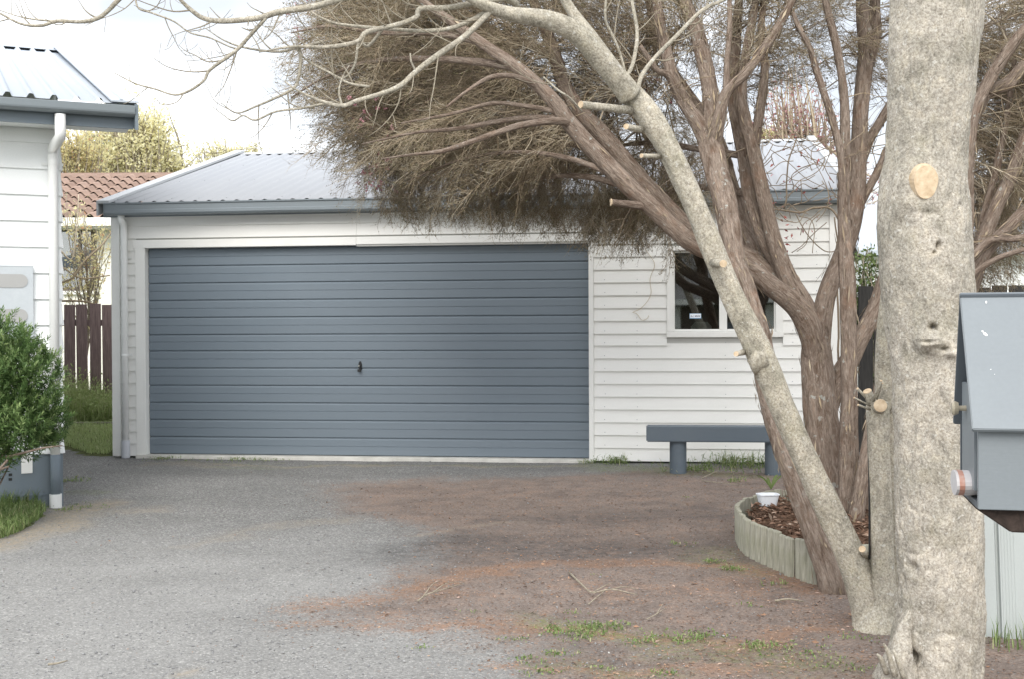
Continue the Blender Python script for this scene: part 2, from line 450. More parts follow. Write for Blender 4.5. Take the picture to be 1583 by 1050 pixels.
M['pinktwigleaf'] = leafmat('pinkish_buds', [(0, (0.30, 0.14, 0.14, 1)), (1, (0.52, 0.34, 0.33, 1))], 0.3)
M['redvineleaf'] = leafmat('red_vine_leaves', [(0, (0.22, 0.05, 0.05, 1)), (1, (0.40, 0.12, 0.10, 1))], 0.2)

def ground_mat():
    n = N('gravel_and_litter', 0.95, 0.1)
    o = n.obj()
    g1 = n.voro(o, 130, 'Color'); g1b = n.new('ShaderNodeSeparateColor'); n.link(g1, g1b.inputs[0])
    g2 = n.noise(o, 260, 3, 0.7)
    g3 = n.noise(o, 34, 5, 0.7)
    g4 = n.noise(o, 1.3, 6, 0.6)
    stone = n.ramp(g1b.outputs[0], [(0.0, (0.128, 0.126, 0.121, 1)), (0.5, (0.200, 0.198, 0.191, 1)), (0.85, (0.272, 0.269, 0.258, 1)), (1, (0.40, 0.392, 0.37, 1))])
    stone = n.mix(0.75, stone, n.ramp(g2, [(0.28, BW(0.45)), (0.5, BW(1.0)), (0.75, BW(1.4))]), 'MULTIPLY')
    stone = n.mix(0.6, stone, n.ramp(g3, [(0.3, BW(0.7)), (0.7, BW(1.2))]), 'MULTIPLY')
    dust = n.attr('dust')
    stone = n.mix(n.math('MULTIPLY', dust, 0.40), stone, (0.36, 0.355, 0.34, 1))
    lit = n.attr('litter')
    br = n.ramp(n.noise(n.map(o, (1, 1.4, 1)), 70, 6, 0.8), [(0.30, (0.06, 0.046, 0.039, 1)), (0.46, (0.175, 0.138, 0.117, 1)), (0.60, (0.265, 0.215, 0.186, 1)), (0.74, (0.44, 0.385, 0.34, 1))])
    brk = n.math('ADD', n.math('MULTIPLY', n.math('SUBTRACT', n.noise(o, 18, 5, 0.7), 0.5), 1.6), n.math('MULTIPLY', n.math('SUBTRACT', n.noise(o, 90, 4, 0.75), 0.5), 2.0))
    lf = n.math('MULTIPLY', n.math('ADD', n.math('ADD', n.math('MULTIPLY', lit, 1.9), brk), -0.42), 1.25, True)
    lf = n.math('MULTIPLY', lf, 0.93)
    br = n.mix(0.75, br, n.ramp(n.noise(o, 4.5, 6, 0.68), [(0.32, (0.66, 0.66, 0.68, 1)), (0.5, (1, 1, 1, 1)), (0.68, (1.30, 1.16, 1.05, 1))]), 'MULTIPLY')
    col = n.mix(lf, stone, br)
    orr = n.ramp(n.noise(o, 110, 4, 0.7), [(0.3, (0.17, 0.088, 0.05, 1)), (0.6, (0.36, 0.20, 0.115, 1)), (0.8, (0.46, 0.30, 0.19, 1))])
    of = n.math('MULTIPLY', n.math('ADD', n.math('ADD', n.math('MULTIPLY', n.attr('orange'), 1.35), n.math('MULTIPLY', brk, 1.3)), -0.62), 1.0, True)
    col = n.mix(n.math('MULTIPLY', of, 0.62), col, orr)
    dmp = n.math('MULTIPLY', n.attr('damp'), n.ramp(n.noise(o, 14, 5, 0.7), [(0.3, BW(0.2)), (0.65, BW(1))]))
    col = n.mix(n.math('MULTIPLY', dmp, 0.72), col, (0.062, 0.06, 0.06, 1))
    sand = n.math('MULTIPLY', n.attr('sand'), n.ramp(n.noise(o, 20, 5, 0.7), [(0.3, BW(0)), (0.6, BW(1))]))
    col = n.mix(n.math('MULTIPLY', sand, 0.8), col, (0.34, 0.285, 0.21, 1))
    mos = n.math('MULTIPLY', n.attr('moss'), n.ramp(n.noise(o, 26, 5, 0.75), [(0.42, BW(0)), (0.62, BW(1))]))
    col = n.mix(n.math('MULTIPLY', mos, 0.75), col, (0.17, 0.20, 0.075, 1))
    col = n.mix(0.55, col, n.ramp(g4, [(0.3, BW(0.78)), (0.7, BW(1.15))]), 'MULTIPLY')
    n.color(col)
    n.bump(n.math('ADD', g1b.outputs[1], g2), 0.7, 0.004)
    return n.m
M['ground'] = ground_mat()
def soil_mat():
    n = N('soil_under_grass', 0.95, 0.1); o = n.obj()
    n.color(n.ramp(n.noise(o, 18, 6, 0.7), [(0.3, (0.07, 0.075, 0.035, 1)), (0.55, (0.13, 0.15, 0.06, 1)), (0.75, (0.2, 0.19, 0.1, 1))]))
    n.bump(n.noise(o, 60, 4), 0.6, 0.02); return n.m
M['soil'] = soil_mat()
def mulch_mat():
    n = N('bark_mulch_bed', 0.95, 0.1); o = n.obj()
    n.color(n.ramp(n.noise(o, 45, 5, 0.7), [(0.3, (0.035, 0.022, 0.015, 1)), (0.5, (0.11, 0.065, 0.042, 1)), (0.72, (0.2, 0.13, 0.09, 1))]))
    n.bump(n.noise(o, 60, 4), 0.9, 0.02); return n.m
M['mulch'] = mulch_mat()
M['chip'] = leafmat('bark_chips', [(0, (0.05, 0.028, 0.018, 1)), (0.5, (0.15, 0.085, 0.055, 1)), (0.85, (0.26, 0.16, 0.11, 1)), (1, (0.40, 0.31, 0.24, 1))], 0.0, 0.9)
M['stone'] = leafmat('loose_stones', [(0, (0.17, 0.17, 0.17, 1)), (0.6, (0.25, 0.252, 0.255, 1)), (0.95, (0.32, 0.318, 0.31, 1)), (1, (0.5, 0.49, 0.46, 1))], 0.0, 0.9)
M['litter'] = leafmat('fallen_leaf_litter', [(0, (0.06, 0.04, 0.03, 1)), (0.4, (0.17, 0.11, 0.08, 1)), (0.75, (0.31, 0.18, 0.11, 1)), (0.97, (0.38, 0.28, 0.2, 1)), (1, (0.42, 0.30, 0.25, 1))], 0.0, 0.9)
def wood_mat(name, a, b, sc=(1, 1, 0.08), scale=60, rough=0.85, green=None):
    n = N(name, rough, 0.2); o = n.obj()
    s = n.noise(n.map(o, sc), scale, 5, 0.65, 0.5)
    col = n.ramp(s, [(0.3, a), (0.7, b)])
    if green:
        col = n.mix(n.math('MULTIPLY', n.ramp(n.noise(o, 9, 5, 0.6), [(0.4, BW(0)), (0.65, BW(1))]), 0.32), col, green)
    n.color(col); n.bump(s, 0.35, 0.006); return n.m
M['fencewood'] = wood_mat('dark_stained_paling', (0.17, 0.12, 0.118, 1), (0.33, 0.245, 0.24, 1))
M['logwood'] = wood_mat('weathered_edging_wood', (0.21, 0.205, 0.16, 1), (0.40, 0.385, 0.32, 1), (1, 1, 0.1), 70, 0.9, (0.17, 0.19, 0.10, 1))
M['postwood'] = wood_mat('dark_wet_post_wood', (0.018, 0.014, 0.012, 1), (0.06, 0.043, 0.036, 1), (1, 0.2, 1), 50)
M['blackfence'] = wood_mat('black_paling', (0.02, 0.02, 0.02, 1), (0.05, 0.048, 0.045, 1))
def tile_mat():
    n = N('terracotta_tile', 0.8, 0.2); o = n.obj()
    oi = n.new('ShaderNodeObjectInfo')
    c = n.ramp(oi.outputs['Random'], [(0, (0.25, 0.175, 0.14, 1)), (1, (0.34, 0.245, 0.20, 1))])
    n.color(n.mix(0.4, c, n.ramp(n.noise(o, 12, 4), [(0.3, BW(0.6)), (0.7, BW(1.15))]), 'MULTIPLY')); return n.m
M['tile'] = tile_mat()

# ================================================================== THE GROUND
def seg_dist(x, y, pts):
    best = np.full(x.shape, 1e9)
    for (ax, ay), (bx, by) in zip(pts[:-1], pts[1:]):
        dx, dy = bx - ax, by - ay
        t = np.clip(((x - ax) * dx + (y - ay) * dy) / (dx * dx + dy * dy + 1e-9), 0, 1)
        best = np.minimum(best, np.hypot(x - ax - t * dx, y - ay - t * dy))
    return best
def gpts(px): return [tuple(G(a, b)[:2]) for a, b in px]
def inside(x, y, poly):
    r = np.zeros(x.shape, bool); n = len(poly)
    for i in range(n):
        x1, y1 = poly[i]; x2, y2 = poly[(i + 1) % n]
        c = ((y1 > y) != (y2 > y)) & (x < (x2 - x1) * (y - y1) / (y2 - y1 + 1e-12) + x1)
        r ^= c
    return r

gm = MB(); gm.poly([(-250, -120, -0.03), (250, -120, -0.03), (250, 400, -0.03), (-250, 400, -0.03)], [(0, 1, 2, 3)])
tag(gm.build('ground', M['soil']), kind='structure')

gx, gy = np.meshgrid(np.arange(-9, 8.01, 0.045), np.concatenate([np.arange(-6, 3, 0.25), np.arange(3, 15.2, 0.045)]))
lit_poly = gpts([(455, 748), (500, 790), (610, 825), (640, 850), (600, 885), (480, 925), (430, 965), (600, 985), (690, 1010), (740, 1060), (1000, 1400), (3200, 1400), (2200, 700), (1100, 722), (900, 728), (640, 738)])
wx = gx + 0.5 * (fbm2(gx * 1.1, gy * 1.1) - 0.5) + 0.25 * (fbm2(gx * 5, gy * 5) - 0.5)
wy = gy + 0.7 * (fbm2(gx * 1.3 + 40, gy * 1.3) - 0.5) + 0.3 * (fbm2(gx * 5 + 9, gy * 5) - 0.5)
ins = inside(wx, wy, lit_poly)
dl = seg_dist(wx, wy, lit_poly + lit_poly[:1])
sd = np.where(ins, dl, -dl)
litter = smooth(-0.35, 0.55, sd) * (0.55 + 0.75 * fbm2(gx * 2.2, gy * 2.2, 5)) * (0.75 + 0.25 * smooth(0.0, 1.2, sd))
litter = np.clip(litter * 0.95, 0, 1)
orange = np.zeros_like(gx)
for pts, w, k in [([(480, 930), (640, 905), (760, 885), (880, 872), (1000, 872), (1150, 880), (1260, 905)], .13, 1), ([(420, 955), (520, 955), (600, 940)], .09, .7), ([(640, 965), (720, 978), (830, 985), (960, 985), (1130, 990), (1300, 960)], .11, 1),
                  ([(770, 1042), (900, 1040), (1010, 1030), (1080, 1015), (1200, 1012)], .07, .9), ([(620, 905), (680, 912), (760, 925)], .1, .8), ([(880, 905), (1000, 920), (1120, 915)], .12, .6), ([(1140, 900), (1240, 930), (1330, 945)], .2, .7), ([(1080, 750), (1150, 745)], .5, .4), ([(800, 790), (1000, 790)], .5, .3)]:
    d = seg_dist(wx, wy, gpts(pts)); orange = np.maximum(orange, k * (1 - smooth(0.15 * w, w * 1.9, d)))
orange *= (0.6 + 0.6 * fbm2(gx * 3, gy * 3))
damp = np.zeros_like(gx)
for pts, w, k in [([(640, 855), (730, 843), (800, 848), (930, 852), (1020, 848)], .42, 1), ([(790, 805), (870, 802), (960, 805)], .28, .8), ([(940, 800), (1060, 790), (1120, 800)], .35, .7), ([(800, 855), (900, 835), (1120, 860)], .3, .5), ([(780, 1025), (930, 1018)], .10, .5), ([(250, 730), (600, 735), (880, 730)], .35, .35)]:
    d = seg_dist(wx, wy, gpts(pts)); damp = np.maximum(damp, k * (1 - smooth(0.1 * w, w * 1.5, d)))
dust = smooth(8.2, 5.6, gy + 0.35 * gx + 0.9 * (fbm2(gx, gy) - 0.5)) * (1 - 0.7 * np.clip(litter, 0, 1)) * (0.55 + 0.6 * fbm2(gx * 1.7 + 3, gy * 1.7))
sand = np.zeros_like(gx)
for pts, w, k in [([(0, 850), (60, 815), (110, 790), (150, 780)], .17, 1), ([(170, 790), (240, 788)], .15, .5), ([(230, 720), (330, 722)], .12, .5), ([(320, 845), (420, 820), (520, 800)], .12, .35), ([(260, 1040), (275, 1036)], .05, .9), ([(225, 716), (900, 723)], .06, .8), ([(640, 830), (720, 820), (820, 812)], .05, .5)]:
    d = seg_dist(wx, wy, gpts(pts)); sand = np.maximum(sand, k * (1 - smooth(0.2 * w, w * 1.7, d)))
mossv = np.zeros_like(gx)
for pts, w, k in [([(860, 975), (930, 980), (1010, 1000)], .14, 1), ([(1060, 985), (1180, 1000), (1240, 1020)], .2, .7), ([(110, 760), (140, 765)], .15, .7), ([(820, 1030), (1000, 1042)], .1, .5), ([(1090, 860), (1140, 880)], .2, .5), ([(340, 722), (430, 722)], .12, .6), ([(240, 715), (900, 722)], .05, .6), ([(920, 724), (1180, 735)], .22, .9)]:
    d = seg_dist(wx, wy, gpts(pts)); mossv = np.maximum(mossv, k * (1 - smooth(0.1 * w, w * 1.6, d)))
gz = 0.010 * (fbm2(gx * 1.5, gy * 1.5) - 0.5) + 0.007 * (fbm2(gx * 9, gy * 9, 3) - 0.5) - 0.004
ny, nx = gx.shape
I = (np.arange(ny - 1)[:, None] * nx + np.arange(nx - 1)[None]).ravel()
me = mesh_np('driveway', np.stack([gx, gy, gz], -1).reshape(-1, 3), np.stack([I, I + 1, I + nx + 1, I + nx], -1), None, M['ground'], True,
             {k: v.ravel() for k, v in dict(litter=litter, orange=np.clip(orange, 0, 1), damp=damp, dust=np.clip(dust, 0, 1), sand=sand, moss=mossv).items()})
tag(link('driveway', me), kind='structure')
def sample(a, x, y):
    yi = np.clip(np.searchsorted(gy[:, 0], y), 0, ny - 1); xi = np.clip(np.round((x + 9) / 0.045).astype(int), 0, nx - 1)
    return a[yi, xi]

# ================================================================== THE GARAGE
ga = Frame((0, 0, 0), -math.atan2(0.61, 4.38))
o_ = P(568, 545, 12.0); ga.o = np.array((o_[0], o_[1], 0.0))
s0, _ = ga.at(178, 520); ga.o = ga.o + ga.u * s0
sR = ga.at(1297, 400)[0]
garage = empty('garage', ga.o, ga.a, 'white weatherboard double garage with a wide blue-grey tilt door and pale ribbed roof', 'garage')
X = lambda px, py=520, t=0.0: ga.at(px, py, t)[0]
Z = lambda px, py, t=0.0: ga.at(px, py, t)[1]
zt = 2.46                                                   # top of the wall
dL, dR = X(227), X(910.5)
dTop = 2.105
wL, wR = X(1041), X(1199)
wB, wT = Z(1041, 512), Z(1041, 388)
cb = sR - X(1282)
m = MB()
th = 0.09
m.box(0, dL - .02, 0.0, th, 0.02, zt).box(dR + .02, wL - .02, 0, th, 0.02, zt).box(wR + .02, sR, 0, th, 0.02, zt)
m.box(dL - .02, dR + .02, 0, th, dTop + .02, zt).box(wL - .02, wR + .02, 0, th, 0.02, wB - .02).box(wL - .02, wR + .02, 0, th, wT + .02, zt)
DP = 7.4
m.box(0, th, th, DP, 0.02, zt).box(sR - th, sR, th, DP, 0.02, zt).box(th, sR - th, DP - th, DP, 0.02, zt)
m.prism([(0.05, zt), (DP - .05, zt), (DP / 2, zt + 0.90)], 0.01, th)
m.prism([(0.05, zt), (DP - .05, zt), (DP / 2, zt + 0.90)], sR - th, sR - .01)
m.build('wall', M['sheath'], garage)
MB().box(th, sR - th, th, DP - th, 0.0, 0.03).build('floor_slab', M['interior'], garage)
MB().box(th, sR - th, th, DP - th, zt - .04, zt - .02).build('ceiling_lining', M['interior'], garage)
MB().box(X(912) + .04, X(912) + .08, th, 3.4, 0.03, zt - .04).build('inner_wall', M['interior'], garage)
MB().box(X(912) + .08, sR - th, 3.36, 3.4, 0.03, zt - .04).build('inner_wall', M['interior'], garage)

_bm = {}
BH = 0.1215
def board(x0, x1, z, h=BH + .022):
    k = (round(x1 - x0, 3), round(h, 3))
    if k not in _bm:
        mb = MB(); mb.prism([(-0.001, 0), (-0.001, h), (-0.007, h), (-0.024, 0.004), (-0.023, 0)][::-1], 0, x1 - x0)
        _bm[k] = mb.mesh('weatherboard', M['board'])
    link('weatherboard', _bm[k], garage, (x0, 0, z))
zb0 = 0.015
rows = int((zt - zb0) / BH) + 1
jX0, jX1 = X(212), X(918)
hTop = Z(568, 366)
for k in range(rows):
    z = zb0 + k * BH
    h = min(BH + .022, zt - z)
    if h < 0.03: continue
    zc = z + BH * 0.6
    runs = []
    if zc < hTop - .02: runs.append((X(188), jX0 - .001))
    else:
        j = X(553); runs += [(X(188), j - .001), (j + .001, X(915))]
    wt_, wb_ = wT + .045, wB - .055
    l0 = jX1 + .001 if zc < hTop - .02 else X(915) + .002
    if z + BH > wb_ + .01 and z < wt_ - .02: runs += [(l0, X(1031) - .001), (X(1210) + .001, sR - cb - .001)]
    else: runs.append((l0, sR - cb - .001))
    for a, b in runs: board(a, b, z, h)
nl = MB()
for k in range(1, rows - 1):
    for px in (935, 985, 1121, 1225, 1262):
        x = X(px) + random.uniform(-.004, .004); z = zb0 + k * BH + .030
        if not (X(1015) < x < X(1225) and wB - .1 < z < wT + .08): nl.box(x - .0035, x + .0035, -.0235, -.0175, z - .0035, z + .0035)
nl.build('nail_heads', M['screw'], garage, kind='stuff')
# corner boards, frieze
for a, b in ((-.022, X(188) + .001), (sR - cb, sR + .02)):
    MB().box(a, b, -.032, 0.0, 0.012, zt).build('corner_board', M['trim'], garage, bevel=.003)
MB().box(X(188) + .002, sR - cb - .002, -.030, -.0245, zt - .06, zt + .002).build('frieze_board', M['trim'], garage)
# door surround
MB().box(jX0, dL, -.036, .075, -.0, hTop - .075).build('door_jamb', M['trim'], garage, bevel=.003)
MB().box(dR, jX1, -.036, .075, -.0, hTop - .075).build('door_jamb', M['trim'], garage, bevel=.003)
MB().box(X(209), X(553) - .001, -.040, .075, dTop, hTop + .002).build('door_head_board', M['trim'], garage, bevel=.003)
MB().box(X(553) + .001, jX1 + .01, -.043, .075, dTop + .006, hTop + .002).build('door_head_board', M['trim'], garage, bevel=.003)
MB().box(X(553) + .001, jX1 - .002, -.025, .07, dTop - .01, dTop + .005).build('door_head_board', M['trim'], garage)
MB().box(dL - .1, dR + .005, -.07, .12, -.03, .030).build('threshold_slab', M['concrete'], garage, bevel=.008)
# the tilt door: twelve ribbed panels
dz0, dz1 = 0.035, dTop - .004
door = MB().box(dL + .004, dR - .004, .064, .072, dz0 + .003, dz1).build('garage_door', M['door'], garage)
npn = 12
ph = (dz1 - dz0) / npn
pr = [(.063, 0.0005), (.063, ph - .0005), (.056, ph - .001), (.042, ph - .020), (.042, ph * .53), (.046, ph * .53 - .002), (.046, ph * .53 - .0055), (.042, ph * .53 - .008), (.042, .007), (.046, .001)]
mb = MB(); mb.prism(pr[::-1], 0, dR - dL - .01)
pm = mb.mesh('panel', M['door'])
for k in range(npn): link('panel', pm, door, (dL + .005, 0, dz0 + k * ph))
hx, hz = X(557, 567, .04), Z(557, 567, .04)
h = MB(); h.cyl((0, 0), .022, -.004, .004, 14)
hp = [(hx + .032 * math.cos(a) * (0.55), .040, hz + .05 * math.sin(a)) for a in np.linspace(0, 2 * math.pi, 18, endpoint=False)]
h = MB(); n_ = len(hp)
h.poly(hp + [(p[0], .030, p[2]) for p in hp], [(i, (i + 1) % n_, n_ + (i + 1) % n_, n_ + i) for i in range(n_)] + [tuple(range(n_)), tuple(range(n_, 2 * n_))[::-1]])
h.box(hx - .008, hx + .008, .008, .032, hz - .048, hz + .012).box(hx - .02, hx + .016, .004, .016, hz - .055, hz - .030)
h.build('handle', M['black'], door, bevel=.002)
kb = MB(); kb.tube([(hx - .006, .032, hz + .004), (hx - .006, .004, hz + .004)], [.009, .009], 10); kb.build('lock_barrel', M['chrome'], door)
# window
win = empty('window'); win.parent = garage
fx0, fx1 = X(1031), X(1210)
MB().box(fx0, wL, -.034, .0, wB, wT + .003).build('side_casing', M['trim'], win, bevel=.003)
MB().box(wR, fx1, -.034, .0, wB, wT + .003).build('side_casing', M['trim'], win, bevel=.003)
MB().box(fx0 - .008, fx1 + .008, -.042, .0, wT + .004, wT + .045).build('head_casing', M['trim'], win, bevel=.003)
MB().box(fx0 - .004, fx1 + .006, -.046, .0, wB - .055, wB - .001).build('sill', M['trim'], win, bevel=.004)
f = MB(); mu0, mu1 = X(1112), X(1124)
fw = .014
f.box(wL, wR, .0, .045, wB, wB + .022).box(wL, wR, .0, .045, wT - fw, wT).box(wL, wL + fw, .001, .044, wB + .022, wT - fw).box(wR - fw, wR, .001, .044, wB + .022, wT - fw)
f.box(mu0, mu1, -.006, .043, wB + .022, wT - fw)
f.build('frame', M['trim'], win)
for a, b in ((wL + fw, mu0), (mu1, wR - fw)):
    MB().box(a - .003, b + .003, .022, .026, wB + .018, wT - fw + .004).build('pane', M['glass'], win)
sx0, sz0 = ga.at(1066, 492, .02); sx1, sz1 = ga.at(1084, 484, .02)
M['sticker'] = N('sticker_white', 0.4).color((0.78, 0.83, 0.88, 1)).m
M['stickerblue'] = N('sticker_blue', 0.4).color((0.16, 0.33, 0.52, 1)).m
M['stickerink'] = N('sticker_ink', 0.4).color((0.16, 0.15, 0.22, 1)).m
st = MB().box(sx0, sx1, .0205, .0215, sz0, sz1).build('window_sticker', M['stickerblue'], win)
sw, sh = sx1 - sx0, sz1 - sz0
st2 = MB().box(sx0 + sw * .03, sx1 - sw * .03, .0195, .0204, sz0 + sh * .14, sz1 - sh * .05); o = st2.build('sticker_face', M['sticker'], win)
st3 = MB()
for a, b, c, d in ((.10, .16, .3, .62), (.19, .21, .35, .68), (.24, .30, .3, .45), (.36, .38, .25, .75), (.46, .55, .35, .6), (.58, .64, .35, .66), (.67, .73, .35, .6), (.76, .80, .35, .66), (.83, .90, .35, .6)):
    st3.box(sx0 + sw * a, sx0 + sw * b, .0190, .0194, sz0 + sh * c, sz0 + sh * d)
st3.build('sticker_print', M['stickerink'], win)
# roof
slope = math.tan(math.radians(15.0))
def corrugated(x0, x1, pitch, height, n, y0, z0, y1, z1, thick=.0, kind='sine'):
    k = int((x1 - x0) / pitch * n)
    xs = np.linspace(x0, x1, k + 1)
    ph_ = ((xs - x0) / pitch) % 1.0
    hh = height * (0.5 + 0.5 * np.cos(2 * math.pi * ph_)) if kind == 'sine' else height * (smooth(0.30, 0.42, ph_) - smooth(0.58, 0.70, ph_))
    nrm = np.array((0, -(z1 - z0), (y1 - y0))); nrm = nrm / np.linalg.norm(nrm)
    V = []
    for t in (0, 1):
        for off in (0, -0.0012):
            V.append(np.stack([xs, np.full_like(xs, y0 + t * (y1 - y0)) + nrm[1] * (hh + off), np.full_like(xs, z0 + t * (z1 - z0)) + nrm[2] * (hh + off)], -1))
    V = np.vstack(V); m_ = len(xs); i = np.arange(m_ - 1)
    top0, bot0, top1, bot1 = 0, m_, 2 * m_, 3 * m_
    Q = np.vstack([np.stack([top0 + i, top0 + i + 1, top1 + i + 1, top1 + i], -1), np.stack([bot0 + i + 1, bot0 + i, bot1 + i, bot1 + i + 1], -1),
                   np.stack([top0 + i + 1, top0 + i, bot0 + i, bot0 + i + 1], -1)])
    return V, Q
rx0, rx1 = -0.09, sR + .12
ey, ez, ry = -.12, zt + .075, DP / 2
rz_ = ez + slope * (ry - ey)
V, Q = corrugated(rx0, rx1, .142, .030, 10, ey, ez, ry, rz_)
link('roof', mesh_np('roof', V, Q, None, M['roof'], True), garage)
V, Q = corrugated(rx0, rx1, .142, .030, 6, DP - ey, ez, ry, rz_)
link('roof', mesh_np('roof', V, Q[:, ::-1], None, M['roof'], True), garage)
sc = MB()
for k in range(0, int((rx1 - rx0) / .142)):
    for yy in (ey + .10, ey + 1.3, ey + 2.5):
        if (k + int(yy * 3)) % 2 == 0:
            x = rx0 + (k + 0.0) * .142 + .142; z = ez + slope * (yy - ey) + .030
            sc.cyl((x, yy), .007, z - .004, z + .006, 6)
sc.build('roof_screws', M['screw'], garage, kind='stuff')
MB().prism([(ry - .17, rz_ - .017), (ry, rz_ + .030), (ry + .17, rz_ - .017), (ry + .17, rz_ - .022), (ry, rz_ + .024), (ry - .17, rz_ - .022)], rx0 - .02, rx1 + .02).build('ridge_cap', M['roofcap'], garage)
def barge(x0, x1):
    p = MB(); nseg = [(ey - .02, ez + .012), (ry, rz_ + .035)]
    (ya, za), (yb, zb) = nseg
    p.poly([(x0, ya, za), (x1, ya, za), (x1, yb, zb), (x0, yb, zb), (x0, ya, za + .028), (x1, ya, za + .028), (x1, yb, zb + .028), (x0, yb, zb + .028)], [(3, 2, 1, 0), (4, 5, 6, 7), (0, 1, 5, 4), (1, 2, 6, 5), (2, 3, 7, 6), (3, 0, 4, 7)])
    p.poly([(x0, ya, za - .12), (x0 + .02, ya, za - .12), (x0 + .02, yb, zb - .12), (x0, yb, zb - .12), (x0, ya, za - .001), (x0 + .02, ya, za - .001), (x0 + .02, yb, zb - .001), (x0, yb, zb - .001)], [(3, 2, 1, 0), (4, 5, 6, 7), (0, 1, 5, 4), (1, 2, 6, 5), (2, 3, 7, 6), (3, 0, 4, 7)])
    return p
barge(rx0 - .03, rx0 + .10).build('barge_cap', M['roofcap'], garage)
barge(rx1 - .05, rx1 + .04).build('barge_cap', M['roofcap'], garage)
# gutter and fascia
gz1, gz0 = zt + .085, zt - .035
gx0, gx1_ = X(161, 320, -.2), rx1 + .04
gp = [(-.075, gz0), (-.19, gz0), (-.205, gz0 + .018), (-.205, gz0 + .045), (-.198, gz0 + .052), (-.198, gz1 - .022), (-.21, gz1 - .012), (-.21, gz1), (-.195, gz1), (-.188, gz1 - .02), (-.188, gz0 + .03), (-.18, gz0 + .012), (-.085, gz0 + .012), (-.085, gz1), (-.075, gz1)]
gt = MB(); gt.prism(gp[::-1], gx0, gx1_)
gt.box(gx0 - .004, gx0 - .0005, -.212, -.073, gz0 - .002, gz1 + .002).box(gx1_ + .0005, gx1_ + .004, -.212, -.073, gz0 - .002, gz1 + .002)
gt.build('gutter', M['gutter'], garage)
MB().box(rx0 + .01, rx1 - .01, -.074, -.052, gz0 - .01, ez - .005).build('fascia', M['gutter'], garage)
MB().box(rx0 + .02, rx1 - .02, -.051, -.001, zt - .012, zt + .0).build('soffit', M['trim'], garage)
# downpipe
px_ = X(193.5, 520, -.06)
d = MB(); d.tube([(px_, -.13, gz0 + .01), (px_, -.13, gz0 - .03), (px_, -.068, gz0 - .09), (px_, -.068, gz0 - .14), (px_, -.068, .03)], [.034] * 5, 14)
dp = d.build('downpipe', M['pipe'], garage, smooth_=True)
MB().cyl((px_, -.068), .042, 0, .175, 16).build('collar', M['pipegrey'], dp, smooth_=False)
for zz in (1.02, 2.0):
    c = MB(); c.cyl((px_, -.068), .0365, zz, zz + .018, 16).box(px_ - .06, px_ + .06, -.030, -.026, zz - .002, zz + .02); c.build('bracket', M['pipe'], dp)

# things behind the garage glass
bx, bz = ga.at(1090, 512, .4)
mb = MB()
x0, x1 = ga.at(1068, 505, .5)[0], ga.at(1100, 505, .5)[0]
zz0, zz1 = .9, ga.at(1085, 497, .5)[1]
M['greybox'] = N('grey_lid', 0.5).color((0.4, 0.4, 0.38, 1)).m
mb.poly([(x0, .42, zz0), (x1, .42, zz0), (x1, .6, zz0), (x0, .6, zz0), (x0, .42, zz1 - .05), (x1, .42, zz1 - .05), (x1, .6, zz1 - .05), (x0, .6, zz1 - .05), (x0 + .04, .44, zz1), (x1 - .04, .44, zz1), (x1 - .04, .58, zz1), (x0 + .04, .58, zz1)],
        [(3, 2, 1, 0), (0, 1, 5, 4), (1, 2, 6, 5), (2, 3, 7, 6), (3, 0, 4, 7), (4, 5, 9, 8), (5, 6, 10, 9), (6, 7, 11, 10), (7, 4, 8, 11), (8, 9, 10, 11)])
o = mb.build('storage_box', M['greybox'])
o.location = [float(v) for v in ga.o]; o.rotation_euler = (0, 0, ga.a)
tag(o, 'grey lidded box just inside the garage window', 'box')
wb0, wb1 = ga.at(1036, 505, .5)[0], ga.at(1066, 505, .5)[0]
mb = MB().box(ga.at(1030, 505, .4)[0], ga.at(1130, 505, .4)[0], .30, .75, .86, .9); mb.box(wb0 - .2, wb0 - .16, .34, .70, .03, .86).box(wb1 + .5, wb1 + .54, .34, .70, .03, .86)
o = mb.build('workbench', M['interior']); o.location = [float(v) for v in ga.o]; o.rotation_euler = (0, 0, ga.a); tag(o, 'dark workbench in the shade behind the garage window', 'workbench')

# ================================================================== THE WHITE HOUSE ON THE LEFT
cg = G(98, 782)
hs = Frame((cg[0], cg[1], 0), math.atan2(1, 2.19))
HL = lambda px, py, t=0.0: hs.at(px, py, t)
house = empty('house', hs.o, hs.a, 'white weatherboard house end with grey gutter and pale metal roof, left of the driveway', 'house')
XL = -6.0
hw = 2.78
MB().box(XL, -.012, .0, .1, .0, hw).box(-.11, -.012, .1, 10.3, 0, hw).build('wall', M['sheath'], house)
bz0 = HL(60, 703)[1]
mb = MB().box(XL, -.005, -.012, -.001, -.05, bz0 - .002).box(-.011, 0.0, -.001, 5.9, -.05, bz0 - .002)
mb.build('base_panel', M['bluebase'], house)
k_ = (HL(70, 251.5)[1] - HL(70, 412)[1]) / 4.0
zb = HL(70, 412)[1]
while zb - k_ > bz0 - .1: zb -= k_
zb = bz0
kk = 0
_bl = {}
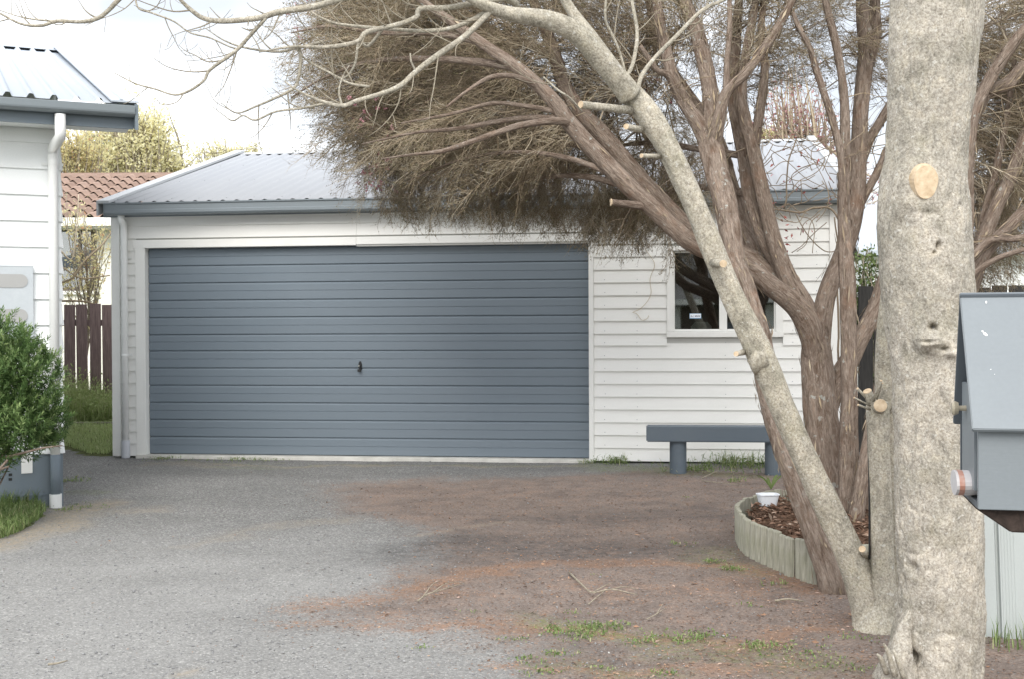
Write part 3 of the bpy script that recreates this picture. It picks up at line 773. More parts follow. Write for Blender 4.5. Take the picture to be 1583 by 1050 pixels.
for side in (0, 1):
    z = bz0; i = 0
    while z < hw - .02:
        h_ = min(k_ + .02, hw - z)
        key = (side, round(h_, 3))
        if key not in _bl:
            mb = MB()
            if side == 0: mb.prism([(-.001, 0), (-.001, h_), (-.006, h_), (-.026, .004), (-.024, 0)][::-1], XL, .0)
            else:
                pf = [(-.011, 0), (-.011, h_), (-.005, h_), (.015, .004), (.013, 0)]
                p = [(x, .0, zz) for x, zz in pf] + [(x, 5.9, zz) for x, zz in pf]
                mb.poly(p, [(0, 1, 6, 5), (1, 2, 7, 6), (2, 3, 8, 7), (3, 4, 9, 8), (4, 0, 5, 9), (4, 3, 2, 1, 0), (5, 6, 7, 8, 9)])
            _bl[key] = mb.mesh('weatherboard', M['housewhite'])
        link('weatherboard', _bl[key], house, (0, 0, z)); z += k_
# eave
eo = .42
xe, ze = HL(207, 176, -eo - .09)
gzt = HL(207, 164, -eo - .09)[1]; gzb = HL(207, 180, -eo - .09)[1]; fzb = HL(205, 199, -eo)[1]
xend = HL(206, 190, -eo)[0]
MB().box(XL, xend, -eo, -eo + .02, fzb, gzt + .01).build('fascia', M['bluebase'], house)
MB().box(XL, xend - .002, -eo + .021, -.03, fzb + .03, fzb + .04).build('soffit', M['housewhite'], house)
c_y, r_ = -eo - .062, .06
hg = []
for a in np.linspace(math.pi, 2 * math.pi, 9): hg.append((c_y + r_ * math.cos(a), gzt - .045 + (gzt - .045 - gzb) * math.sin(a)))
q = [(c_y - r_ - .006, gzt - .006), (c_y - r_ - .006, gzt)] + [(c_y - r_ + .004, gzt)] + [(c_y + (r_ - .006) * math.cos(a), gzt - .045 + (gzt - .045 - gzb - .006) * math.sin(a)) for a in np.linspace(math.pi, 2 * math.pi, 9)]
prof = hg[::-1] + q
gt = MB(); gt.prism(prof, XL, xend - .004); gt.prism(hg, xend - .004, xend - .001)
gt.build('gutter', M['gutter'], house, smooth_=False)
# roof of the house
hsl = math.tan(math.radians(15.4))
ry_, rz0 = 4.7, gzt + .022
y0_ = -eo - .045
V, Q = corrugated(XL, xend - .03, .150, .030, 16, y0_, rz0, ry_, rz0 + hsl * (ry_ - y0_), kind='trap')
link('roof', mesh_np('roof', V, Q, None, M['roofpale'], False), house)
V, Q = corrugated(XL, xend - .03, .150, .030, 16, 2 * ry_ - y0_, rz0, ry_, rz0 + hsl * (ry_ - y0_), kind='trap')
link('roof', mesh_np('roof', V, Q[:, ::-1], None, M['roofpale'], False), house)
zr = rz0 + hsl * (ry_ - y0_)
MB().prism([(ry_ - .2, zr - .022), (ry_, zr + .045), (ry_ + .2, zr - .022), (ry_ + .2, zr - .027), (ry_, zr + .039), (ry_ - .2, zr - .027)], XL, xend + .02).build('ridge_cap', M['roofpale'], house)
mb = MB()
ya, za, yb, zb_ = y0_ - .06, gzt - .02, ry_, zr - .0
for (xa, xb, lo, hi) in ((xend, xend + .022, -.22, .0), ):
    mb.poly([(xa, ya, fzb - .02), (xb, ya, fzb - .02), (xb, yb, zb_ - .2), (xa, yb, zb_ - .2), (xa, ya, za + .03), (xb, ya, za + .03), (xb, yb, zb_ + .03), (xa, yb, zb_ + .03)], [(3, 2, 1, 0), (4, 5, 6, 7), (0, 1, 5, 4), (1, 2, 6, 5), (2, 3, 7, 6), (3, 0, 4, 7)])
mb.build('barge_board', M['bluebase'], house)
mb = MB(); xa, xb = xend - .16, xend + .03
mb.poly([(xa, ya + .03, za + .048), (xb, ya + .03, za + .048), (xb, yb, zb_ + .048), (xa, yb, zb_ + .048), (xa, ya + .03, za + .060), (xb, ya + .03, za + .060), (xb, yb, zb_ + .060), (xa, yb, zb_ + .060)], [(3, 2, 1, 0), (4, 5, 6, 7), (0, 1, 5, 4), (1, 2, 6, 5), (2, 3, 7, 6), (3, 0, 4, 7)])
mb.build('barge_cap', M['roofpale'], house)
# downpipe of the house
pd = -.075
x_, _ = HL(83, 400, pd); xt, zt1 = HL(93, 178, -eo - .06); _, zk = HL(93, 206, -eo - .06); xm, zm = HL(82, 232, pd)
d = MB(); d.tube([(xt, -eo - .06, zt1 + .01), (xt, -eo - .06, zk + .01), (xt, -eo - .055, zk - .02), (x_, pd - .01, zm + .02), (x_, pd, zm - .03), (x_, pd, zm - .1), (x_, pd, bz0 + .0)], [.037, .037, .037, .037, .037, .034, .034], 16)
dp = d.build('downpipe', M['pipe'], house, smooth_=True)
MB().cyl((x_, pd), .034, .05, bz0, 16).build('lower_pipe', M['bluebase'], dp, smooth_=True)
MB().cyl((x_, pd), .043, -.02, .095, 18).build('collar', M['pipe'], dp)
zz = HL(83, 252, pd)[1]
c = MB(); c.cyl((x_, pd), .0375, zz - .01, zz + .012, 16).box(x_ - .075, x_ + .075, -.034, -.029, zz - .012, zz + .008); c.build('bracket', M['pipe'], dp)
# meter box
mx0, mz0 = HL(-60, 528, -.05); mx1, mz1 = HL(51, 411, -.05)
mbx = MB().box(mx0, mx1, -.062, -.027, mz0, mz1).box(mx0 - .003, mx1 + .004, -.064, -.062, mz1 - .006, mz1 + .004).build('meter_box', M['galv'], house, bevel=.003)
for py0, py1 in ((423, 444), (477, 498)):
    zc_ = (HL(20, py0, -.065)[1] + HL(20, py1, -.065)[1]) / 2; r_ = (HL(20, py0, -.065)[1] - HL(20, py1, -.065)[1]) / 2
    xr = HL(43, py0, -.065)[0] - r_; xl = xr - .30
    ol = [(xr + r_ * math.cos(a), zc_ + r_ * math.sin(a)) for a in np.linspace(-math.pi / 2, math.pi / 2, 10)] + [(xl + r_ * math.cos(a), zc_ + r_ * math.sin(a)) for a in np.linspace(math.pi / 2, 1.5 * math.pi, 10)]
    n_ = len(ol); w = MB()
    w.poly([(x, -.0665, z) for x, z in ol] + [(x, -.0625, z) for x, z in ol], [tuple(range(n_)), tuple(range(n_, 2 * n_))[::-1]] + [(i, n_ + i, n_ + (i + 1) % n_, (i + 1) % n_) for i in range(n_)])
    w.build('window', M['greywin'], mbx)
x0, z0 = HL(33, 733, -.014); x1, z1 = HL(50, 700, -.014)
MB().box(x0, x1, -.020, -.0125, z0, z1).build('cover_plate', M['trim'], house)
for py in (735, 742): 
    xx, zz = HL(16, py, -.013); MB().box(xx - .012, xx + .012, -.0135, -.0123, zz - .010, zz + .010).build('vent_hole', M['black'], house)
MB().box(XL, HL(76, 766, -.02)[0], -.017, -.0125, HL(60, 766, -.02)[1] - .006, HL(60, 766, -.02)[1] + .006).build('base_joint_strip', M['bluebase'], house)

# ================================================================== LEAF AND TWIG BUILDERS
def unit(a): return a / (np.linalg.norm(a, axis=-1, keepdims=True) + 1e-9)
def diamonds(C, D, L, W, fold=0.25, nrm=None):
    """folded four-cornered leaves: base C, direction D, length L, width W"""
    n = len(C); D = unit(D)
    if nrm is None: nrm = rng.normal(size=(n, 3))
    S = unit(np.cross(D, nrm)); U = np.cross(S, D)
    L = np.broadcast_to(L, n)[:, None]; W = np.broadcast_to(W, n)[:, None]
    mid = C + D * L * 0.5
    V = np.stack([C, mid + S * W * .5 + U * W * fold, C + D * L, mid - S * W * .5 + U * W * fold], 1).reshape(-1, 3)
    b = np.arange(n)[:, None] * 4
    T = np.concatenate([b + np.array([[0, 1, 2]]), b + np.array([[0, 2, 3]])], 1).reshape(-1, 3)
    return V, T
def blades(C, H, W, lean, up=None):
    n = len(C); a = rng.random(n) * 2 * math.pi
    d = np.stack([np.cos(a), np.sin(a), np.zeros(n)], -1); s = np.stack([-np.sin(a), np.cos(a), np.zeros(n)], -1)
    H = np.broadcast_to(H, n)[:, None]; W = np.broadcast_to(W, n)[:, None]; ln = np.broadcast_to(lean, n)[:, None]
    z = np.array([[0, 0, 1.0]])
    m1 = C + z * H * .55 + d * H * ln * .3
    t = C + z * H * (1 - .35 * ln) + d * H * ln
    V = np.stack([C - s * W * .5, C + s * W * .5, m1 + s * W * .4, m1 - s * W * .4, t], 1).reshape(-1, 3)
    b = np.arange(n)[:, None] * 5
    return V, b + np.array([[0, 1, 2, 3]]), b + np.array([[3, 2, 4]])
def prisms(A, B, r0, r1, r=None):
    """three-sided twigs from A to B"""
    n = len(A); d = unit(B - A); x = unit(np.cross(d, rng.normal(size=(n, 3)))); y = np.cross(d, x)
    V = []
    for P_, rr in ((A, r0), (B, r1)):
        rr = np.broadcast_to(rr, n)[:, None]
        for k in range(3):
            t = 2 * math.pi * k / 3; V.append(P_ + (x * math.cos(t) + y * math.sin(t)) * rr)
    V = np.stack(V, 1).reshape(-1, 3); b = np.arange(n)[:, None] * 6
    Q = np.concatenate([b + np.array([[i, (i + 1) % 3, 3 + (i + 1) % 3, 3 + i]]) for i in range(3)], 1).reshape(-1, 4)
    return V, Q
def PPx(px):
    pts = np.array([P(a, b, d) for a, b, d, w in px]); r = np.array([w * 0.5 * d / F for a, b, d, w in px])
    return pts, r
def smooth_path(px, n=6):
    pts, r = PPx(px)
    both = catmull(np.hstack([pts, r[:, None]]), n)
    return both[:, :3], np.maximum(both[:, 3], 0.0008)
def wob(pts, amp, freq=3.0, seed=0.0):
    n = len(pts); L = np.concatenate([[0], np.cumsum(np.linalg.norm(np.diff(pts, axis=0), axis=1))])
    w = np.stack([vnoise3(np.stack([L * freq + seed + 13 * k, np.full(n, 3.1 * k + seed), np.full(n, 7.7)], -1)) - .5 for k in range(3)], -1)
    f = np.minimum(1, np.arange(n) / 3.0)[:, None]
    return pts + w * amp * 2 * f

# ================================================================== THE BROWN TEA TREES
def limb(name, parent, px, seg=14, disp=0.012, mat='teabark', n=8, flare=0.0, skel=None, wobble=0.0):
    pts, r = smooth_path(px, n)
    if wobble: pts = wob(pts, wobble, 4, px[0][0])
    if flare:
        L = np.concatenate([[0], np.cumsum(np.linalg.norm(np.diff(pts, axis=0), axis=1))]); r = r * (1 + flare * np.exp(-L / 0.12))
    b = NB(); b.tube(pts, r, seg, disp, 26.0, 0.10)
    if skel is not None: skel.append((pts, r))
    return b.build(name, M[mat], parent)

tA_base = G(1292, 915)
treeA = empty('tea_tree', tA_base, 0, 'leaning brown shaggy-barked tree whose foot stands at the front corner of the edged bed', 'tree')
skA = []
limb('trunk', treeA, [(1294, 925, 6.0, 55.8), (1290, 900, 6.0, 48.6), (1268, 840, 6.08, 43.2), (1241, 770, 6.2, 38.7), (1222, 720, 6.3, 36.9), (1196, 640, 6.5, 36.0), (1182, 570, 6.65, 36.0), (1170, 505, 6.8, 35.1), (1150, 440, 6.95, 33.3), (1137, 400, 7.05, 32.4), (1124, 330, 7.2, 34.2), (1110, 270, 7.35, 36.0), (1099, 222, 7.45, 37.8)], 22, .016, n=8, flare=.15, skel=skA)
for px in ([(1101, 232, 7.45, 34), (1080, 190, 7.5, 26), (1058, 158, 7.55, 22), (1042, 125, 7.6, 20), (1031, 83, 7.65, 18), (1019, 25, 7.7, 16), (1005, -60, 7.8, 13), (985, -150, 7.9, 9)],
           [(1100, 215, 7.46, 34), (1101, 175, 7.5, 27), (1094, 120, 7.6, 25), (1078, 52, 7.7, 24), (1062, 10, 7.8, 20), (1040, -70, 7.9, 15), (1020, -170, 8.0, 10)],
           [(1102, 220, 7.44, 30), (1110, 190, 7.4, 22), (1123, 143, 7.4, 16), (1154, 111, 7.4, 14), (1184, 70, 7.4, 14), (1210, 28, 7.4, 13), (1228, -10, 7.4, 11), (1260, -100, 7.4, 8)],
           [(1058, 160, 7.55, 15), (1035, 118, 7.5, 12), (1015, 106, 7.45, 8), (990, 70, 7.4, 6)],
           [(1123, 145, 7.4, 12), (1124, 100, 7.45, 9), (1128, 40, 7.5, 8), (1126, -40, 7.6, 6)]):
    limb('limb', treeA, px, 12, .008, skel=skA)

tB_base = G(1290, 792, .16)
treeB = empty('tea_tree', tB_base - np.array((0, 0, .16)), 0, 'large many-stemmed brown tree in the mulched bed with a broad drooping crown of fine twigs', 'tree')
skB = []
limb('trunk', treeB, [(1284, 835, 7.75, 74), (1283, 800, 7.75, 64), (1278, 750, 7.75, 56), (1273, 690, 7.75, 52), (1267, 620, 7.78, 50), (1263, 560, 7.8, 46), (1260, 520, 7.8, 38), (1258, 495, 7.82, 24), (1257, 478, 7.84, 6)], 24, .022, flare=.25, skel=skB)
limbsB = [
    [(1265, 630, 7.79, 16), (1260, 565, 7.78, 34), (1256, 528, 7.76, 40), (1246, 495, 7.74, 42), (1228, 470, 7.72, 40), (1196, 445, 7.68, 37), (1152, 412, 7.62, 35), (1108, 391, 7.55, 34), (1065, 371, 7.5, 32), (1014, 325, 7.5, 32), (971, 286, 7.5, 33), (926, 240, 7.5, 32), (884, 194, 7.5, 30), (850, 149, 7.5, 26), (800, 104, 7.5, 23), (741, 63, 7.6, 19), (680, 20, 7.7, 14), (610, -30, 7.8, 9)],
    [(1264, 620, 7.82, 14), (1258, 550, 7.84, 30), (1246, 495, 7.9, 36), (1200, 425, 8.0, 36), (1130, 385, 8.2, 34), (1066, 352, 8.3, 32), (1012, 300, 8.4, 32), (964, 247, 8.4, 32), (926, 202, 8.4, 30), (898, 172, 8.4, 28), (872, 130, 8.4, 25), (852, 66, 8.4, 22), (832, 20, 8.4, 18), (800, -60, 8.4, 14), (760, -140, 8.4, 9)],
    [(1262, 600, 7.8, 14), (1257, 540, 7.82, 28), (1245, 480, 7.85, 34), (1212, 420, 7.95, 34), (1181, 362, 8.0, 32), (1160, 300, 8.05, 27), (1150, 240, 8.1, 23), (1133, 155, 8.1, 20), (1138, 60, 8.1, 17), (1143, -20, 8.1, 14), (1150, -140, 8.1, 9)],
    [(1262, 600, 7.84, 14), (1257, 540, 7.87, 28), (1246, 480, 7.9, 34), (1216, 425, 7.9, 34), (1194, 360, 7.9, 28), (1177, 286, 7.9, 25), (1163, 225, 7.9, 24), (1146, 152, 7.9, 20), (1154, 76, 7.9, 16), (1168, 0, 7.9, 13), (1180, -120, 7.9, 8)],
    [(1165, 240, 7.92, 18), (1172, 190, 7.9, 17), (1182, 110, 7.9, 14), (1176, 40, 7.9, 12), (1190, -60, 7.9, 8)],
    [(1185, 420, 8.1, 14), (1165, 385, 8.2, 26), (1148, 350, 8.3, 29), (1128, 280, 8.3, 26), (1110, 215, 8.3, 22), (1060, 140, 8.3, 20), (1040, 110, 8.3, 17), (1010, 40, 8.3, 13), (990, -60, 8.3, 9)],
    [(1270, 640, 7.78, 14), (1266, 580, 7.8, 34), (1267, 520, 7.84, 36), (1278, 455, 7.9, 34), (1296, 410, 7.95, 33), (1311, 370, 8.0, 32), (1322, 320, 8.0, 31), (1327, 257, 8.0, 29), (1331, 171, 8.0, 28), (1338, 86, 8.0, 27), (1334, 20, 8.0, 24), (1328, -80, 8.0, 17), (1320, -180, 8.0, 10)],
    [(1330, 255, 8.1, 18), (1345, 215, 8.15, 16), (1365, 180, 8.2, 14), (1390, 130, 8.3, 12), (1420, 50, 8.4, 9)],
    [(1335, 120, 8.05, 20), (1352, 60, 8.1, 20), (1352, 0, 8.1, 18), (1362, -100, 8.1, 12)],
    [(1318, 340, 8.0, 16), (1338, 300, 8.05, 14), (1358, 262, 8.1, 13), (1378, 215, 8.1, 11), (1410, 150, 8.1, 8)],
    [(1312, 835, 7.35, 44), (1311, 780, 7.35, 36), (1312, 700, 7.35, 32), (1313, 600, 7.35, 30), (1312, 520, 7.38, 29), (1310, 430, 7.4, 28), (1304, 334, 7.45, 22), (1305, 257, 7.5, 20), (1306, 171, 7.5, 17), (1296, 86, 7.5, 15), (1276, 0, 7.5, 13), (1250, -100, 7.5, 9)],
    [(1306, 350, 7.45, 20), (1303, 285, 7.42, 15), (1300, 240, 7.4, 13), (1286, 184, 7.4, 12), (1264, 116, 7.4, 11), (1251, 72, 7.4, 9), (1226, 22, 7.4, 8), (1195, -60, 7.4, 6)],
    [(1276, 690, 7.82, 14), (1280, 640, 7.86, 30), (1290, 598, 7.9, 36), (1312, 560, 7.92, 34), (1334, 515, 7.95, 32), (1354, 475, 8.0, 29), (1368, 430, 8.0, 26), (1385, 390, 8.0, 24), (1405, 330, 8.0, 20), (1430, 230, 8.0, 14)],
    [(1318, 850, 7.2, 34), (1325, 790, 7.2, 27), (1335, 730, 7.2, 24), (1345, 670, 7.22, 22), (1358, 610, 7.25, 20), (1372, 540, 7.3, 18)],
    [(1330, 840, 7.5, 46), (1362, 730, 7.5, 40), (1408, 620, 7.5, 38), (1450, 540, 7.5, 36), (1480, 450, 7.5, 32), (1492, 360, 7.5, 29), (1494, 265, 7.5, 26), (1506, 175, 7.5, 22), (1533, 118, 7.5, 22), (1568, 66, 7.5, 20), (1620, 0, 7.5, 16), (1680, -90, 7.5, 10)],
    [(1460, 540, 7.6, 34), (1500, 440, 7.6, 30), (1530, 345, 7.65, 26), (1566, 265, 7.7, 24), (1590, 200, 7.7, 20), (1640, 110, 7.7, 14)],
    [(1455, 550, 7.45, 30), (1512, 408, 7.4, 24), (1559, 351, 7.4, 21), (1590, 320, 7.4, 18), (1660, 270, 7.4, 12)],
    [(1500, 200, 7.55, 18), (1524, 145, 7.6, 20), (1559, 128, 7.6, 22), (1590, 95, 7.6, 18), (1660, 60, 7.6, 10)],
    [(1480, 470, 7.7, 20), (1505, 400, 7.8, 16), (1522, 330, 7.8, 14), (1540, 260, 7.8, 12), (1556, 180, 7.8, 10), (1570, 80, 7.8, 8)],
    [(1500, 400, 7.3, 14), (1530, 372, 7.3, 12), (1575, 368, 7.3, 11), (1640, 350, 7.3, 8)],
    [(1495, 430, 7.3, 12), (1540, 400, 7.25, 10), (1600, 380, 7.2, 8)],
]
limbsB = [[(a, b, c_2, w * .88) for a, b, c_2, w in px] for px in limbsB]
for px in limbsB: limb('limb', treeB, px, 14 if px[0][3] > 12 else 9, .012 if px[0][3] > 12 else .005, skel=skB)
side = [
    [(880, 190, 7.48, 14), (862, 186, 7.4, 12), (809, 192, 7.3, 10), (764, 206, 7.2, 9), (722, 221, 7.1, 8), (684, 233, 7.0, 7), (640, 238, 6.95, 4), (590, 245, 6.9, 2)],
    [(870, 182, 7.5, 10), (817, 181, 7.55, 9), (764, 188, 7.6, 8), (711, 198, 7.6, 7), (640, 205, 7.6, 4), (560, 222, 7.6, 2)],
    [(860, 172, 7.5, 9), (813, 163, 7.5, 7), (760, 159, 7.5, 6), (700, 175, 7.5, 5), (620, 190, 7.5, 2)],
    [(838, 136, 7.5, 10), (798, 118, 7.4, 8), (760, 118, 7.3, 7), (722, 140, 7.2, 5), (690, 165, 7.1, 3)],
    [(1000, 318, 7.5, 14), (960, 314, 7.4, 11), (946, 312, 7.35, 10)],
    [(985, 296, 7.7, 12), (930, 262, 7.9, 10), (860, 240, 8.1, 8), (780, 235, 8.3, 6), (700, 250, 8.5, 4), (630, 280, 8.7, 2)],
    [(1012, 304, 8.4, 16), (960, 285, 8.6, 12), (900, 272, 8.8, 9), (830, 275, 9.0, 6), (760, 300, 9.2, 3)],
    [(950, 232, 8.4, 14), (900, 222, 8.6, 11), (830, 225, 8.9, 8), (740, 240, 9.2, 5), (660, 270, 9.5, 3)],
    [(905, 180, 8.4, 14), (850, 160, 8.7, 12), (770, 140, 9.0, 9), (680, 135, 9.3, 6), (580, 150, 9.6, 3), (500, 180, 9.8, 2)],
    [(860, 90, 8.4, 14), (800, 60, 8.6, 12), (700, 30, 8.8, 10), (600, 20, 9.0, 7), (520, 40, 9.2, 4), (460, 70, 9.3, 2)],
    [(800, 104, 7.5, 14), (740, 95, 7.7, 12), (660, 90, 8.0, 10), (570, 95, 8.3, 7), (500, 120, 8.6, 4), (450, 150, 8.7, 2)],
    [(741, 63, 7.6, 12), (670, 50, 7.8, 10), (590, 50, 8.0, 8), (510, 40, 8.2, 5), (450, 50, 8.3, 2)],
    [(1160, 300, 8.1, 14), (1110, 290, 8.6, 12), (1060, 290, 9.0, 9), (1000, 310, 9.4, 6), (950, 340, 9.7, 3)],
    [(1150, 240, 8.1, 12), (1080, 230, 8.5, 10), (1010, 220, 9.0, 8), (940, 230, 9.4, 5), (880, 270, 9.7, 3)],
]
for px in side: limb('branch', treeB, px, 8, .003, skel=skB)
def dead_twigs(parent, skel, n, lr, name='dead_twigs'):
    nb_ = NB()
    big = [s_ for s_ in skel]
    for i in range(n):
        pts, r = big[rng.integers(len(big))]; j = rng.integers(1, len(pts) - 1)
        if pts[j][2] < 2.25: continue
        d = unit(pts[j + 1] - pts[j - 1]); o_ = unit(np.cross(d, rng.normal(size=3))); l = rng.uniform(*lr)
        cur = unit(d * rng.uniform(-.2, .9) + o_); q = [pts[j] + o_ * r[j] * .7]
        for k in range(5): q.append(q[-1] + cur * l / 5); cur = unit(cur + rng.normal(size=3) * .22 + np.array((0, 0, rng.uniform(-.1, .12))))
        q = catmull(np.array(q), 3); nb_.tube(q, np.linspace(rng.uniform(.002, .0045), .001, len(q)), 4, var=rng.random() * .45)
        for m_ in range(rng.integers(1, 5)):
            jj = rng.integers(3, len(q) - 2); c2 = unit(unit(q[jj + 1] - q[jj]) + rng.normal(size=3) * .6); e = q[jj] + c2 * l * rng.uniform(.2, .5); mid = (q[jj] + e) / 2 + rng.normal(size=3) * .015
            t = catmull(np.array([q[jj], mid, e]), 4); nb_.tube(t, np.linspace(.0018, .0008, len(t)), 4, var=rng.random() * .45)
    nb_.build(name, M['teatwig'], parent, kind='stuff')
dead_twigs(treeA, skA, 50, (.15, .5)); dead_twigs(treeB, skB[:21], 260, (.15, .75))
def flakes(parent, runs, n):
    Cs_, Ds_, Ns_ = [], [], []
    for i in range(n):
        pts, r = runs[rng.integers(len(runs))]; j = rng.integers(1, len(pts) - 1)
        d = unit(pts[j + 1] - pts[j - 1]); o_ = unit(np.cross(d, rng.normal(size=3))); Cs_.append(pts[j] + d * rng.uniform(-.05, .05) + o_ * (r[j] + .004)); Ds_.append(d * random.choice((-1, -1, 1)) + o_ * rng.uniform(.02, .28) + rng.normal(size=3) * .06); Ns_.append(o_)
    L = rng.uniform(.03, .13, n); V, T = diamonds(np.array(Cs_), np.array(Ds_), L, rng.uniform(.006, .014, n), .25, nrm=np.array(Ns_))
    link('bark_flakes', mesh_np('bark_flakes', V - rootloc(parent), None, T, M['teatwig'], False, {'var': np.repeat(rng.beta(1.3, 3.8, n), 4)}), parent, None, 'stuff')
flakes(treeA, skA[:4], 500); flakes(treeB, skB[:21], 1600)
cs = MB(); c0 = P(945, 312, 7.35); cs.tube([c0 + np.array((.001, 0, 0)), c0 - np.array((.004, 0.001, 0))], [.0215, .0215], 12); cs.V = [tuple(np.array(v) - rootloc(treeB)) for v in cs.V]
cs.build('cut_face', M['cutwood'], treeB)

# ---- sprays of fine twigs: prototypes, then thousands of turned copies in one crown mesh
def spray_proto(L=0.55, ntw=30, droop=0.25, twl=(0.10, 0.28), leafn=60, thick=.0022, ang=(18, 55)):
    n0 = 7; t = np.linspace(0, 1, n0)
    ax = np.stack([t * L, 0.03 * np.sin(t * 5 + rng.random() * 6), -droop * L * t ** 1.8], -1)
    A, B, r0, r1 = [ax[:-1]], [ax[1:]], [thick * 1.8 * (1 - .7 * t[:-1])], [thick * 1.8 * (1 - .7 * t[1:])]
    ends = []
    for i in range(ntw):
        u = 0.12 + 0.88 * rng.random(); b = np.array([np.interp(u, t, ax[:, k]) for k in range(3)])
        a = math.radians(rng.uniform(*ang)); ph = rng.random() * 2 * math.pi
        d = np.array((math.cos(a), math.sin(a) * math.cos(ph), math.sin(a) * math.sin(ph) - .15))
        l = rng.uniform(*twl) * (1.15 - .5 * u); m1 = b + d * l * .5; d2 = unit(d + rng.normal(size=3) * .28 + np.array((.15, 0, -droop * .8))); e = m1 + d2 * l * .5
        A += [b[None], m1[None]]; B += [m1[None], e[None]]
        r0 += [np.array([thick]), np.array([thick * .75])]; r1 += [np.array([thick * .75]), np.array([thick * .35])]
        ends.append((m1, e))
        for q in range(3):
            s_ = m1 + (e - m1) * rng.random(); d3 = unit(d2 + rng.normal(size=3) * .55); A.append(s_[None]); B.append((s_ + d3 * l * rng.uniform(.25, .5))[None]); r0.append(np.array([thick * .6])); r1.append(np.array([thick * .25])); ends.append((s_, s_ + d3 * l * .4))
    A, B = np.vstack(A), np.vstack(B); r0, r1 = np.concatenate(r0), np.concatenate(r1)
    V, Q = prisms(A, B, r0, r1)
    k = rng.integers(0, len(ends), leafn); u = rng.random(leafn)[:, None]
    e0 = np.array([e[0] for e in ends])[k]; e1 = np.array([e[1] for e in ends])[k]
    C = e0 + (e1 - e0) * u
    LV, LT = diamonds(C, unit(e1 - e0) + rng.normal(size=(leafn, 3)) * .7, rng.uniform(.008, .016, leafn), rng.uniform(.004, .007, leafn))
    return V, Q, LV, LT
def rot_to(D, roll):
    """rotation matrices turning +X to D, rolled about it"""
    D = unit(D); up = np.array([[0, 0, 1.0]]); S = unit(np.cross(up, D) + 1e-6); U = np.cross(D, S)
    c, s_ = np.cos(roll)[:, None], np.sin(roll)[:, None]
    S2, U2 = S * c + U * s_, U * c - S * s_
    return np.stack([D, S2, U2], -1)
def scatter(protos, Pos, Dir, scale, roll_rng=0.6):
    n = len(Pos); which = rng.integers(0, len(protos), n)
    R = rot_to(Dir, rng.uniform(-roll_rng, roll_rng, n)); var = np.clip(rng.normal(.5, .22, n), 0, 1)
    tv, tq, lv, lt, va, lva = [], [], [], [], [], []; nt = nl = 0
    for k, (V, Q, LV, LT) in enumerate(protos):
        idx = np.where(which == k)[0]
        if not len(idx): continue
        for src, faces, dst, fd, vv, leaf in ((V, Q, tv, tq, va, 0), (LV, LT, lv, lt, lva, 1)):
            W = np.einsum('nij,mj->nmi', R[idx], src) * scale[idx][:, None, None] + Pos[idx][:, None, :]
            off = (nl if leaf else nt) + np.arange(len(idx))[:, None, None] * len(src)
            fd.append((faces[None] + off).reshape(-1, faces.shape[1])); dst.append(W.reshape(-1, 3))
            grp = 6 if not leaf else 4
            vr = np.clip(var[idx][:, None] + rng.normal(0, .18, (len(idx), len(src) // grp)), 0, 1)
            vv.append(np.repeat(vr, grp, axis=1).ravel())
            if leaf: nl += W.shape[0] * W.shape[1]
            else: nt += W.shape[0] * W.shape[1]
    return np.vstack(tv), np.vstack(tq), np.vstack(lv), np.vstack(lt), np.concatenate(va), np.concatenate(lva)
